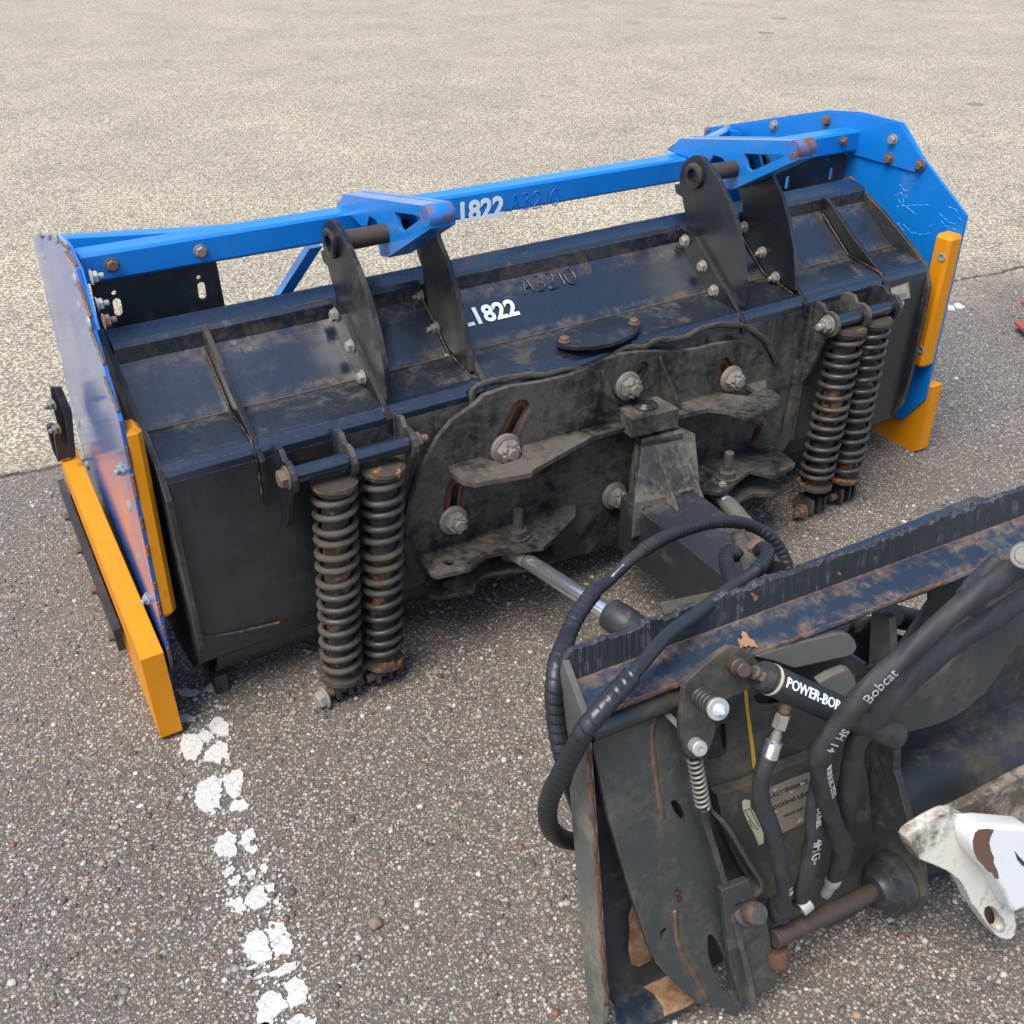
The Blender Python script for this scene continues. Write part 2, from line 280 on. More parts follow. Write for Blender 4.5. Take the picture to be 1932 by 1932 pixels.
    for (x, y, r0) in [(*PZ(ID, a, b, 0)[:2], c) for a, b, c in ((1840, 197, .07), (1162, 174, .02), (1445, 62, .09), (1470, 35, .10), (690, 184, .03))]:
        d = N(t, 'ShaderNodeVectorMath', operation='DISTANCE'); lk(t, scaled(t, pos, (1, 1.0, 0)), d.inputs[0]); d.inputs[1].default_value = (x, y, 0)
        dd = N(t, 'ShaderNodeMath', operation='ADD'); lk(t, d.outputs['Value'], dd.inputs[0]); lk(t, nsp, dd.inputs[1])
        col = mix(t, ramp(t, dd.outputs[0], r0 + .05, r0 + .07, .6, 0), col, (.085, .078, .07))
    tn = N(t, 'ShaderNodeMix', data_type='RGBA', blend_type='MULTIPLY'); tn.inputs[0].default_value = 1; lk(t, col, tn.inputs[6]); lk(t, mix(t, far, (1.06, 1.0, .92), (1.06, 1.01, .90)), tn.inputs[7]); col = tn.outputs[2]
    lk(t, col, b.inputs['Base Color'])
    lk(t, ramp(t, m1, 0, 1, .85, .55), b.inputs['Roughness']); b.inputs['Specular IOR Level'].default_value = .4
    h = mul(t, mul(t, m1, g1), mul(t, mm2, 1.4), 'ADD'); h = mul(t, h, mul(t, m3, .35), 'ADD'); h.node.use_clamp = False
    h2 = N(t, 'ShaderNodeMath', operation='SUBTRACT'); lk(t, h, h2.inputs[0]); lk(t, mul(t, ck.outputs[0], 4), h2.inputs[1])
    bp = N(t, 'ShaderNodeBump'); bp.inputs['Strength'].default_value = .9; bp.inputs['Distance'].default_value = .0022
    lk(t, h2.outputs[0], bp.inputs['Height']); lk(t, bp.outputs[0], b.inputs['Normal'])
    return m
M['asphalt'] = asphalt()
def pebble_mat():
    m, t, b = newmat('loose_aggregate'); g = N(t, 'ShaderNodeNewGeometry')
    cr_ = N(t, 'ShaderNodeValToRGB'); lk(t, g.outputs['Random Per Island'], cr_.inputs[0]); r = cr_.color_ramp; r.interpolation = 'CONSTANT'
    cols = [(0, (.07, .064, .060)), (.10, (.13, .115, .10)), (.25, (.20, .18, .155)), (.42, (.28, .255, .22)), (.58, (.33, .305, .27)), (.67, (.10, .11, .125)), (.73, (.38, .355, .32)), (.80, (.31, .22, .14)), (.87, (.20, .09, .06)), (.91, (.46, .44, .41)), (.97, (.60, .59, .56))]
    r.elements[0].color = (*cols[0][1], 1); r.elements[1].position = cols[1][0]; r.elements[1].color = (*cols[1][1], 1)
    for p, cc in cols[2:]: r.elements.new(p).color = (*cc, 1)
    n_ = noise(t, g.outputs['Position'], 250, 3); lk(t, mix(t, mul(t, n_, .45), cr_.outputs[0], (.05, .045, .04)), b.inputs['Base Color'])
    b.inputs['Roughness'].default_value = .6; return m
M['pebble'] = pebble_mat()
def road_paint():
    m, t, b = newmat('cracked_road_paint'); g = N(t, 'ShaderNodeNewGeometry'); pos = g.outputs['Position']
    v = N(t, 'ShaderNodeTexVoronoi', feature='DISTANCE_TO_EDGE'); v.inputs['Scale'].default_value = 22
    n_ = N(t, 'ShaderNodeTexNoise'); n_.inputs['Scale'].default_value = 30; lk(t, pos, n_.inputs['Vector'])
    vm = N(t, 'ShaderNodeVectorMath', operation='MULTIPLY_ADD'); lk(t, n_.outputs['Color'], vm.inputs[0]); vm.inputs[1].default_value = (.05,) * 3; lk(t, pos, vm.inputs[2]); lk(t, vm.outputs[0], v.inputs['Vector'])
    ck = ramp(t, v.outputs['Distance'], .0, .035, 1, 0)
    ck = mul(t, ck, ramp(t, noise(t, pos, 12, 3), .45, .6))
    col = mix(t, noise(t, pos, 14, 5), (.40, .39, .37), (.52, .515, .50)); col = mix(t, mul(t, ck, .8), col, (.16, .13, .11))
    col = mix(t, ramp(t, noise(t, pos, 150, 4, .8), .56, .62, 0, .75), col, (.22, .20, .18)); col = mix(t, ramp(t, noise(t, pos, 9, 3, .6), .5, .7, 0, .5), col, (.46, .42, .34))
    lk(t, col, b.inputs['Base Color']); b.inputs['Roughness'].default_value = .7
    bp = N(t, 'ShaderNodeBump'); bp.inputs['Strength'].default_value = .6; bp.inputs['Distance'].default_value = .002
    lk(t, noise(t, pos, 150, 4), bp.inputs['Height']); lk(t, bp.outputs[0], b.inputs['Normal']); return m
M['roadpaint'] = road_paint()

# ------------------------------------------------------------------ object helpers
def thing(name, label, cat, loc, group=None):
    o = bpy.data.objects.new(name, None); COL.objects.link(o); o.location = loc; o.empty_display_size = .1
    o['label'] = label; o['category'] = cat
    if group: o['group'] = group
    return o
WLOC = {}
def wloc(o): return WLOC.get(o.name, Vector(o.location)) if o else Vector((0, 0, 0))
def finish(name, me, parent, center=None, label=None):
    o = bpy.data.objects.new(name, me); COL.objects.link(o)
    c = center or Vector((0, 0, 0))
    if parent: o.parent = parent
    o.location = c - wloc(parent); WLOC[o.name] = Vector(c)
    if label: o['label'] = label
    return o
def build(name, verts, faces, mat, parent=None, smooth=False, label=None, uvs=None):
    verts = [Vector(v) for v in verts]; c = sum(verts, Vector()) / len(verts)
    me = bpy.data.meshes.new(name); me.from_pydata([v - c for v in verts], [], faces); me.materials.append(mat)
    if uvs:
        ul = me.uv_layers.new(name='UVMap')
        for l in me.loops: ul.data[l.index].uv = uvs[l.vertex_index]
    bm = bmesh.new(); bm.from_mesh(me); bmesh.ops.recalc_face_normals(bm, faces=bm.faces); bm.to_mesh(me); bm.free()
    if smooth: me.shade_smooth()
    return finish(name, me, parent, c, label)
def prism(name, pts, vec, mat, parent=None, holes=(), label=None):
    loops = [list(map(Vector, pts))] + [list(map(Vector, h)) for h in holes]; vec = Vector(vec)
    flat = [p for l in loops for p in l]; n = len(flat)
    nrm = sum(((loops[0][i]).cross(loops[0][(i + 1) % len(loops[0])]) for i in range(len(loops[0]))), Vector())
    tri = tessellate_polygon(loops)
    faces = []
    for a, b, c in tri: faces += [(a, b, c), (a + n, c + n, b + n)]
    k = 0
    for l in loops:
        m_ = len(l)
        for i in range(m_): faces.append((k + i, k + (i + 1) % m_, k + (i + 1) % m_ + n, k + i + n))
        k += m_
    return build(name, flat + [p + vec for p in flat], faces, mat, parent, label=label)
def box(name, o, a, b, c, mat, parent=None, label=None):
    o, a, b, c = map(Vector, (o, a, b, c)); return prism(name, [o, o + a, o + a + b, o + b], c, mat, parent, label=label)
def frame_of(d):
    d = Vector(d).normalized(); h = Vector((0, 0, 1)) if abs(d.z) < .9 else Vector((1, 0, 0))
    a = d.cross(h).normalized(); return a, d.cross(a)
def lathe(name, p0, d, prof, mat, parent=None, seg=24, label=None, smooth=True):
    """prof: list of (distance along d, radius)"""
    p0 = Vector(p0); d = Vector(d).normalized(); a, b = frame_of(d); V = []; Fc = []
    for s, r in prof:
        for i in range(seg):
            th = 2 * math.pi * i / seg; V.append(p0 + d * s + (a * math.cos(th) + b * math.sin(th)) * max(r, 1e-5))
    for k in range(len(prof) - 1):
        for i in range(seg): j = (i + 1) % seg; Fc.append((k * seg + i, k * seg + j, (k + 1) * seg + j, (k + 1) * seg + i))
    Fc.append(tuple(range(seg))); Fc.append(tuple((len(prof) - 1) * seg + i for i in range(seg)))
    o = build(name, V, Fc, mat, parent, label=label)
    if smooth:
        o.data.shade_smooth(); o.data.set_sharp_from_angle(angle=R_(38))
    return o
def cyl(name, p0, p1, r, mat, parent=None, seg=24, ch=.0015, label=None):
    L = (Vector(p1) - Vector(p0)).length
    return lathe(name, p0, Vector(p1) - Vector(p0), [(0, r - ch), (ch, r), (L - ch, r), (L, r - ch)], mat, parent, seg, label)
def catmull(pts, n):
    P_l = [Vector(p) for p in pts]; P_l = [P_l[0] * 2 - P_l[1]] + P_l + [P_l[-1] * 2 - P_l[-2]]; out = []
    for i in range(1, len(P_l) - 2):
        a, b, c, d = P_l[i - 1:i + 3]
        for k in range(n):
            t = k / n; out.append(.5 * ((2 * b) + (c - a) * t + (2 * a - 5 * b + 4 * c - d) * t * t + (3 * b - a - 3 * c + d) * t ** 3))
    out.append(P_l[-2]); return out
def resample(path, step):
    out = [path[0]]; acc = 0
    for a, b in zip(path, path[1:]):
        L = (b - a).length; s = step - acc
        while s <= L: out.append(a.lerp(b, s / L)); s += step
        acc = (acc + L) % step
    return out
def tube(name, path, rad, mat, parent=None, seg=16, label=None, uv=False, flat=1.0, flatdir=None):
    """rad: number or f(s, theta)"""
    n = len(path); V = []; Fc = []; UV = []; s = 0
    up = None
    for k, p in enumerate(path):
        d = (path[min(k + 1, n - 1)] - path[max(k - 1, 0)]).normalized()
        if up is None: up, _ = frame_of(d)
        a = (up - d * up.dot(d)).normalized(); b = d.cross(a); up = a
        if k: s += (p - path[k - 1]).length
        for i in range(seg):
            th = 2 * math.pi * i / seg; r = rad(s, th) if callable(rad) else rad
            off = (a * math.cos(th) + b * math.sin(th)) * r
            if flatdir: off -= flatdir * off.dot(flatdir) * (1 - flat)
            V.append(p + off); UV.append((s, i / seg))
    for k in range(n - 1):
        for i in range(seg): j = (i + 1) % seg; Fc.append((k * seg + i, k * seg + j, (k + 1) * seg + j, (k + 1) * seg + i))
    Fc.append(tuple(range(seg))); Fc.append(tuple((n - 1) * seg + i for i in range(seg)))
    return build(name, V, Fc, mat, parent, smooth=True, label=label, uvs=UV if uv else None)
# unit fasteners (radius 1, seated at z = 0, pointing +Z), shared between all alike fasteners
def ring_mesh(name, rings, smooth=False):
    """rings: list of (z, r, n, phase) joined in order when n matches; separate shells otherwise"""
    V = []; Fc = []
    for shell in rings:
        base = len(V); n = shell[0][2]
        for z, r, _, ph in shell:
            for i in range(n): V.append((r * math.cos(2 * math.pi * i / n + ph), r * math.sin(2 * math.pi * i / n + ph), z))
        for k in range(len(shell) - 1):
            for i in range(n): j = (i + 1) % n; Fc.append((base + k * n + i, base + k * n + j, base + (k + 1) * n + j, base + (k + 1) * n + i))
        Fc.append(tuple(base + i for i in reversed(range(n)))); Fc.append(tuple(base + (len(shell) - 1) * n + i for i in range(n)))
    me = bpy.data.meshes.new(name); me.from_pydata(V, [], Fc)
    bm = bmesh.new(); bm.from_mesh(me); bmesh.ops.recalc_face_normals(bm, faces=bm.faces); bm.to_mesh(me); bm.free(); return me
WS = [(0, 1.25, 20, 0), (.18, 1.25, 20, 0), (.22, 1.18, 20, 0)]
HEX = [(.2, .98, 6, .2), (.25, 1, 6, .2), (.85, 1, 6, .2), (.98, .82, 6, .2)]
FAST = {
    'hex': ring_mesh('hex_head', [WS, HEX, [(.9, .72, 16, 0), (1.02, .70, 16, 0)]]),
    'nut': ring_mesh('nut', [WS, [(.2, .98, 6, .2), (.95, 1, 6, .2), (1.05, .86, 6, .2)]] + [[(1.0, .5, 12, 0), (1.9, .5, 12, 0), (2.0, .42, 12, 0)]]),
    'stud': ring_mesh('long_stud', [WS, HEX] + [[(.9 + .16 * k, .47, 12, 0), (.98 + .16 * k, .53, 12, 0), (1.06 + .16 * k, .47, 12, 0)] for k in range(14)]),
    'dome': ring_mesh('dome_head', [[(0, 1, 18, 0), (.12, .98, 18, 0), (.32, .72, 18, 0), (.42, .35, 18, 0), (.44, .05, 18, 0)]]),
    'castle': ring_mesh('castle_nut', [[(0, 1.32, 24, 0), (.25, 1.32, 24, 0), (.30, 1.25, 24, 0)], [(.30, 1.12, 24, 0), (.42, 1.12, 24, 0)], [(.4, .96, 6, .3), (.46, 1, 6, .3), (.95, 1, 6, .3), (1.02, .85, 6, .3)]] +
              [[(.95, .2, 4, a + .785), (1.3, .2, 4, a + .785)] for a in (0,)] + [[(.95, .55, 16, 0), (1.42, .53, 16, 0), (1.5, .42, 16, 0)]]),
    'socket': ring_mesh('socket_screw', [[(0, 1, 20, 0), (.15, 1, 20, 0), (.2, .9, 20, 0), (.2, .55, 20, 0), (-.1, .5, 20, 0)]]),
}
# the six castellations of the castle nut
def castle_full():
    bm = bmesh.new(); bm.from_mesh(FAST['castle'])
    for i in range(6):
        a = .3 + math.pi / 6 + i * math.pi / 3; c = Vector((math.cos(a) * .66, math.sin(a) * .66, 1.15))
        r_ = bmesh.ops.create_cube(bm, size=1, matrix=Matrix.Translation(c) @ Matrix.Rotation(a, 4, 'Z') @ Matrix.Diagonal((.24, .42, .34, 1)))
    bm.to_mesh(FAST['castle']); bm.free()
castle_full()
FM = {}
def bolt(name, pos, d, r, mat, parent, kind='hex', label=None, spin=None):
    key = (kind, mat.name)
    if key not in FM:
        me = FAST[kind].copy(); me.materials.append(mat); FM[key] = me
    o = bpy.data.objects.new(name, FM[key]); COL.objects.link(o)
    q = Vector(d).normalized().to_track_quat('Z', 'Y'); q = q @ Matrix.Rotation(spin if spin is not None else random.uniform(0, 1), 3, 'Z').to_quaternion()
    o.parent = parent; o.rotation_mode = 'QUATERNION'; o.rotation_quaternion = q; o.scale = (r, r, r); o.location = Vector(pos) - wloc(parent); WLOC[o.name] = Vector(pos)
    if label: o['label'] = label
    return o
def text_geo(s, size, bold=0.0, ext=0.0006, res=3):
    cu_ = bpy.data.curves.new('lettering', 'FONT'); cu_.body = s; cu_.size = size; cu_.offset = bold * size; cu_.extrude = ext; cu_.resolution_u = res
    cu_.align_x = 'CENTER'; cu_.align_y = 'CENTER'
    ob = bpy.data.objects.new('lettering', cu_); COL.objects.link(ob); bpy.context.view_layer.update()
    me = bpy.data.meshes.new_from_object(ob.evaluated_get(bpy.context.evaluated_depsgraph_get())); bpy.data.objects.remove(ob)
    V = [v.co.copy() for v in me.vertices]; Fc = [tuple(p.vertices) for p in me.polygons]; bpy.data.meshes.remove(me); return V, Fc
def letters(name, s, org, ux, uy, height, mat, parent, bold=.02, wscale=1.0, label=None):
    ux = Vector(ux).normalized(); uy = Vector(uy); uy = (uy - ux * uy.dot(ux)).normalized(); nz = ux.cross(uy)
    V, Fc = text_geo(s, height * 1.37, bold)
    return build(name, [Vector(org) + ux * v.x * wscale + uy * v.y + nz * v.z for v in V], Fc, mat, parent, label=label)
def letters_on_tube(name, s, path, s0, r, side, height, mat, parent, bold=.01, flip=1, wscale=1.0):
    """wraps flat lettering on a hose: x runs along the path from s0, y around it; side = outward direction of the text centre"""
    cum = [0]
    for a, b in zip(path, path[1:]): cum.append(cum[-1] + (b - a).length)
    V, Fc = text_geo(s, height * 1.37, bold, .0004, 2); out = []
    for v in V:
        ss = max(0, min(cum[-1] - 1e-4, s0 + flip * v.x * wscale)); k = min(max(0, int(np.searchsorted(cum, ss)) - 1), len(path) - 2)
        f = (ss - cum[k]) / max(1e-6, cum[k + 1] - cum[k]); p = path[k].lerp(path[k + 1], f)
        d = (path[min(k + 2, len(path) - 1)] - path[max(0, k - 1)]).normalized()
        sd_ = Vector(side); sd_ = (sd_ - d * sd_.dot(d)).normalized(); b = sd_.cross(d) * flip
        th = v.y / r; out.append(p + (sd_ * math.cos(th) + b * math.sin(th)) * (r + .0008 + v.z))
    return build(name, out, Fc, mat, parent)
def strokes(name, glyphs, org, ux, uy, h, mat, parent, r=.002, label=None, adv=.8):
    """hand-laid weld-bead lettering"""
    G = {'A': [[(0, 0), (.3, 1), (.6, 0)], [(.12, .38), (.5, .38)]], '3': [[(0, .9), (.3, 1), (.5, .8), (.25, .55), (.55, .35), (.4, .02), (0, .08)]],
         '2': [[(0, .75), (.2, 1), (.5, .85), (.4, .5), (0, 0), (.6, .02)]], '1': [[(.2, 1), (.22, 0)]], '0': [[(.25, 1), (0, .6), (.1, .1), (.4, 0), (.6, .4), (.5, .9), (.25, 1)]]}
    root = None; x = 0; ux = Vector(ux).normalized(); uy = Vector(uy).normalized()
    V = []; Fc = []
    for ch in glyphs:
        for st in G[ch]:
            pts = [Vector(org) + ux * ((x + a) * h) + uy * (b * h) for a, b in st]
            pa = resample(catmull(pts, 6), .004) if len(pts) > 2 else resample(pts, .004)
            if len(pa) < 3: continue
            o = tube('tmp', pa, lambda s, th: r * (1 + .35 * math.sin(s * 900)), mat, None, 6); base = len(V)
            V += [o.location + v.co for v in o.data.vertices]; Fc += [tuple(base + i for i in p.vertices) for p in o.data.polygons]
            bpy.data.objects.remove(o)
        x += adv if ch != '1' else adv * .6
    return build(name, V, Fc, mat, parent, smooth=True, label=label)
def ell(c, a, b, n=20): c = Vector(c); return [c + Vector(a) * math.cos(2 * math.pi * i / n) + Vector(b) * math.sin(2 * math.pi * i / n) for i in range(n)]
def spiral_wrap(R, pitch=.0095, depth=.0024):
    return lambda s, th: R + depth * (((s / pitch + th / (2 * math.pi)) % 1.0) ** .5) - depth * .5

# ================================================================== THE GROUND
def ground():
    V = [(-60, -30, 0), (90, -30, 0), (90, 140, 0), (-60, 140, 0)]
    g = build('asphalt_ground', V, [(0, 1, 2, 3)], M['asphalt']); g['kind'] = 'structure'; g['label'] = 'coarse aggregate asphalt yard, paler beyond a rough paving joint'
    # flakes of the worn painted line
    fl = [
        [(148, 440), (165, 395), (235, 392), (268, 430), (262, 485), (235, 535), (180, 530), (150, 490)],
        [(238, 398), (285, 372), (328, 405), (300, 445), (265, 432)],
        [(305, 345), (330, 308), (372, 310), (405, 350), (410, 405), (375, 410), (312, 385)],
        [(262, 540), (300, 470), (355, 425), (400, 455), (405, 530), (372, 520), (365, 560), (320, 545)],
        [(130, 160), (190, 150), (248, 165), (240, 188), (180, 195), (140, 185)],
        [(146, 300), (185, 290), (232, 305), (225, 325), (160, 328)], [(328, 245), (348, 235), (362, 250), (340, 263)],
        [(290, 150), (318, 118), (345, 112), (320, 160), (298, 172)],
        [(232, 690), (260, 650), (320, 618), (372, 635), (372, 680), (355, 740), (365, 790), (320, 825), (265, 810), (228, 765)],
        [(380, 630), (410, 592), (470, 575), (484, 610), (482, 660), (470, 720), (430, 738), (395, 705)],
        [(408, 785), (440, 750), (490, 735), (515, 770), (495, 800), (430, 805)],
        [(328, 1000), (360, 940), (405, 910), (450, 935), (445, 990), (455, 1030), (400, 1052), (345, 1045)],
        [(458, 975), (485, 925), (520, 890), (545, 905), (540, 960), (565, 1010), (525, 1035), (490, 1010)],
        [(365, 1135), (400, 1105), (448, 1105), (435, 1140), (385, 1160)], [(402, 1190), (430, 1155), (468, 1150), (462, 1190), (420, 1200)],
        [(498, 1140), (540, 1110), (562, 1125), (545, 1165), (505, 1170)], [(573, 1105), (600, 1083), (622, 1105), (605, 1138), (578, 1135)],
        [(400, 1305), (440, 1270), (482, 1265), (502, 1330), (450, 1355), (430, 1315)],
        [(495, 1255), (540, 1205), (585, 1202), (600, 1240), (630, 1280), (575, 1315), (530, 1330), (505, 1300)],
        [(600, 1205), (650, 1190), (657, 1240), (630, 1255)], [(645, 1275), (670, 1258), (672, 1300), (650, 1305)],
        [(482, 1510), (515, 1450), (585, 1438), (612, 1490), (635, 1545), (638, 1600), (570, 1612), (510, 1590), (485, 1550)],
        [(610, 1440), (620, 1400), (690, 1390), (720, 1440), (748, 1520), (735, 1560), (655, 1582), (635, 1520)],
        [(625, 1670), (690, 1625), (770, 1600), (772, 1635), (700, 1680), (640, 1685)], [(540, 1695), (590, 1668), (620, 1675), (590, 1692)], [(505, 1640), (560, 1610), (572, 1625), (520, 1655)],
        [(558, 1830), (590, 1775), (645, 1750), (700, 1800), (715, 1850), (650, 1912), (600, 1960), (555, 1930)],
        [(700, 1720), (760, 1688), (808, 1700), (828, 1800), (740, 1860), (718, 1790)], [(720, 1925), (790, 1880), (860, 1915), (880, 1990), (740, 1990)], [(560, 1940), (640, 1925), (700, 1990), (560, 2000)],
    ]
    for pts in fl:
        base = [PZ(N_, x, y, .0) for x, y in pts]; c = sum(base, Vector()) / len(base); out = []
        for i, p in enumerate(base):
            q = base[(i + 1) % len(base)]; k = max(2, int((q - p).length / .005))
            for j in range(k):
                v = p.lerp(q, j / k); out.append(v + (v - c).normalized() * random.uniform(-.0035, .0035))
        prism('paint_flake', out, (0, 0, .0032), M['roadpaint'], g)
    CV = []; CF = []
    for pts in fl[:-1]:
        base = [PZ(N_, x, y, 0) for x, y in pts]; c = sum(base, Vector()) / len(base)
        for k in range(9):
            p = random.choice(base); o_ = p + (p - c).normalized() * random.uniform(.002, .016) + Vector((random.uniform(-.01, .01), random.uniform(-.01, .01), 0)); r0 = random.uniform(.0012, .0042); m0 = random.randint(5, 8); i0 = len(CV)
            rr = [r0 * random.uniform(.6, 1.2) for _ in range(m0)]
            CV += [(o_.x + rr[i] * math.cos(6.283 * i / m0), o_.y + rr[i] * math.sin(6.283 * i / m0), 0) for i in range(m0)] + [(o_.x + rr[i] * math.cos(6.283 * i / m0), o_.y + rr[i] * math.sin(6.283 * i / m0), .0034) for i in range(m0)]
            CF += [tuple(i0 + m0 + i for i in range(m0))] + [(i0 + i, i0 + (i + 1) % m0, i0 + m0 + (i + 1) % m0, i0 + m0 + i) for i in range(m0)]
    cr_o = build('paint_crumbs', CV, CF, M['roadpaint'], g); cr_o['kind'] = 'stuff'
    for pts in ([(888, 455), (940, 460), (950, 500), (890, 495)], [(940, 440), (985, 432), (1040, 470), (1010, 487), (960, 482)]):
        prism('paint_flake', many(PZ, O_, pts, 0), (0, 0, .0032), M['roadpaint'], g)
    # loose and proud aggregate of the near paving, too many to count
    n = 70000
    xy = np.stack([rng.uniform(-2.1, 3.2, n * 2), rng.uniform(-2.0, 1.25, n * 2)], 1)
    d = np.hypot(xy[:, 0] + 1.386, xy[:, 1] + 1.8); keep = rng.random(n * 2) < np.clip(1.9 / (d + .25) - .1, 0.12, 1); xy = xy[keep][:n]
    n = len(xy); sz = np.clip(rng.lognormal(math.log(.0024), .58, n), .0011, .0095)
    t_ = (1 + 5 ** .5) / 2
    ico = np.array([(-1, t_, 0), (1, t_, 0), (-1, -t_, 0), (1, -t_, 0), (0, -1, t_), (0, 1, t_), (0, -1, -t_), (0, 1, -t_), (t_, 0, -1), (t_, 0, 1), (-t_, 0, -1), (-t_, 0, 1)]) / math.hypot(1, t_)
    tf = np.array([(0, 11, 5), (0, 5, 1), (0, 1, 7), (0, 7, 10), (0, 10, 11), (1, 5, 9), (5, 11, 4), (11, 10, 2), (10, 7, 6), (7, 1, 8), (3, 9, 4), (3, 4, 2), (3, 2, 6), (3, 6, 8), (3, 8, 9), (4, 9, 5), (2, 4, 11), (6, 2, 10), (8, 6, 7), (9, 8, 1)])
    v = ico[None] * (1 + rng.uniform(-.22, .22, (n, 12, 1))); a = rng.uniform(0, 6.28, n); ca, sa = np.cos(a)[:, None], np.sin(a)[:, None]
    asp = rng.uniform(.6, 1, n)[:, None]; x = v[..., 0]; y = v[..., 1] * asp
    v = np.stack([(x * ca - y * sa) * sz[:, None] + xy[:, :1], (x * sa + y * ca) * sz[:, None] + xy[:, 1:], v[..., 2] * sz[:, None] * .55 + sz[:, None] * .12], 2)
    me = bpy.data.meshes.new('aggregate'); me.vertices.add(n * 12); me.vertices.foreach_set('co', v.reshape(-1).astype(np.float32))
    f = (tf[None] + (np.arange(n) * 12)[:, None, None]).reshape(-1).astype(np.int32); me.loops.add(len(f)); me.loops.foreach_set('vertex_index', f)
    me.polygons.add(n * 20); me.polygons.foreach_set('loop_start', np.arange(0, len(f), 3, dtype=np.int32)); me.polygons.foreach_set('loop_total', np.full(n * 20, 3, np.int32)); me.polygons.foreach_set('use_smooth', np.ones(n * 20, bool))
    me.update(); me.materials.append(M['pebble']); o = bpy.data.objects.new('aggregate', me); COL.objects.link(o); o['kind'] = 'stuff'; o['label'] = 'small mixed stones standing proud of the asphalt'; o['category'] = 'gravel'
    # a lone brown stone
    p = PZ(ID, 709, 1746, .0); bm = bmesh.new(); bmesh.ops.create_icosphere(bm, subdivisions=3, radius=.013)
    for q in bm.verts: q.co *= 1 + .16 * math.sin(q.co.x * 300 + 1) * math.cos(q.co.y * 260) ; q.co.z *= .7
    me = bpy.data.meshes.new('stone'); bm.to_mesh(me); me.materials.append(M['stonem']); me.shade_smooth(); s = bpy.data.objects.new('stone', me); COL.objects.link(s); s.location = p + Vector((0, 0, .007))
    s['label'] = 'single brown stone lying on the asphalt near the painted line'; s['category'] = 'stone'
ground()

# ================================================================== THE BLACK BLADE
plow = thing('snow_plow', 'black steel snow plow blade with ribbed back, trip springs and bolted swing plate', 'snow plow', (0, .1, 0))
def strip(name, prof, x0, x1, mat, th=.006, parent=plow, nx=1, label=None):
    """folded sheet along X: prof is the outside face (Y,Z); thickness goes inwards (away from the camera)"""
    n = len(prof); V = []; F = []
    nor = []
    for i in range(n):
        a = prof[max(0, i - 1)]; b = prof[min(n - 1, i + 1)]; d = Vector((b[0] - a[0], b[1] - a[1])).normalized(); nor.append(Vector((-d.y, d.x)))
    for x in (x0, x1):
        for (y, z) in prof: V.append((x, y, z))
        for (y, z), nn in zip(prof, nor): V.append((x, y + nn.x * th, z + nn.y * th))
    for i in range(n - 1):
        F += [(i, i + 1, 2 * n + i + 1, 2 * n + i), (n + i, 3 * n + i, 3 * n + i + 1, n + i + 1), (i, n + i, n + i + 1, i + 1), (2 * n + i, 2 * n + i + 1, 3 * n + i + 1, 3 * n + i)]
    F += [(0, 2 * n, 3 * n, n), (n - 1, 2 * n - 1, 4 * n - 1, 3 * n - 1)]
    return build(name, V, F, mat, parent, label=label)
XL, XR = -1.083, 1.088
skin_prof = [(.286, .768), (.245, .735), (.20, .703), (.152, .668)]
strip('top_flange', [(.345, .806), (.343, .813), (.293, .803), (.289, .798), (.289, .766)], XL, XR, M['skin'], -.006)
for a, b in ((XL, -.900), (-.888, -.612), (-.588, -.38), (-.356, .388), (.412, .595), (.619, .914), (.926, XR)):
    strip('skin_panel', skin_prof, a, b, M['skin'])
strip('box_shelf', [(.1515, .6675), (.044, .6535)], XL, XR, M['shelf'], .005)
strip('box_edge', [(.044, .6535), (.031, .650), (.0195, .6425), (.0135, .632), (.012, .618)], XL, XR, M['skin'], .005)
back = strip('box_back', [(.012, .618), (.012, .42), (.014, .30), (.020, .20), (.034, .148)], XL, XR, M['dusty'], .005)
strip('trip_edge', [(.038, .143), (.060, .10), (.095, .058), (.135, .028)], XL + .03, XR - .03, M['dusty'], .01)
strip('moldboard_face', [(.36, .81), (.40, .70), (.415, .5), (.38, .3), (.30, .14), (.20, .02)], XL, XR, M['skin'], .006)
box('cutting_edge', (XL + .02, .17, .004), (XR - XL - .04, 0, 0), (0, .016, 0), (0, 0, .12), M['rusty'], plow)
for x in (XL + .02, XR - .09): box('wear_shoe', (x, .085, .0), (.030, 0, 0), (0, .05, 0), (0, 0, .05), M['coupdark'], plow)
# cross weld low on the back
tube('weld_bead', resample(catmull([PY(Q2, 180, 300, .018), PY(Q2, 330, 308, .018), PY(Q2, 560, 265, .016), PY(Q2, 800, 210, .014)], 8), .008), lambda s, th: .0035 + .001 * math.sin(s * 500), M['dusty'], plow, 8)
tube('weld_bead', resample([Vector((XL, .287, .7665)), Vector((XR, .287, .7665))], .01), lambda s, th: .0032 + .0012 * math.sin(s * 210) * math.sin(s * 37), M['rusty'], plow, 6)
tube('weld_bead', resample([Vector((XL, .1505, .6685)), Vector((XR, .1505, .6685))], .01), lambda s, th: .0017 + .0008 * math.sin(s * 190) * math.sin(s * 31), M['dirt'], plow, 6)
endp = [(.352, .822), (.30, .797), (.199, .750), (.098, .692), (.027, .648), (-.004, .590), (-.007, .50), (-.007, .32), (.002, .21), (.04, .142), (.12, .07), (.30, .05), (.43, .12), (.43, .78)]
for x in (-1.095, 1.089): prism('end_plate', [(x, y, z) for y, z in endp], (.012, 0, 0), M['lugworn'], plow)
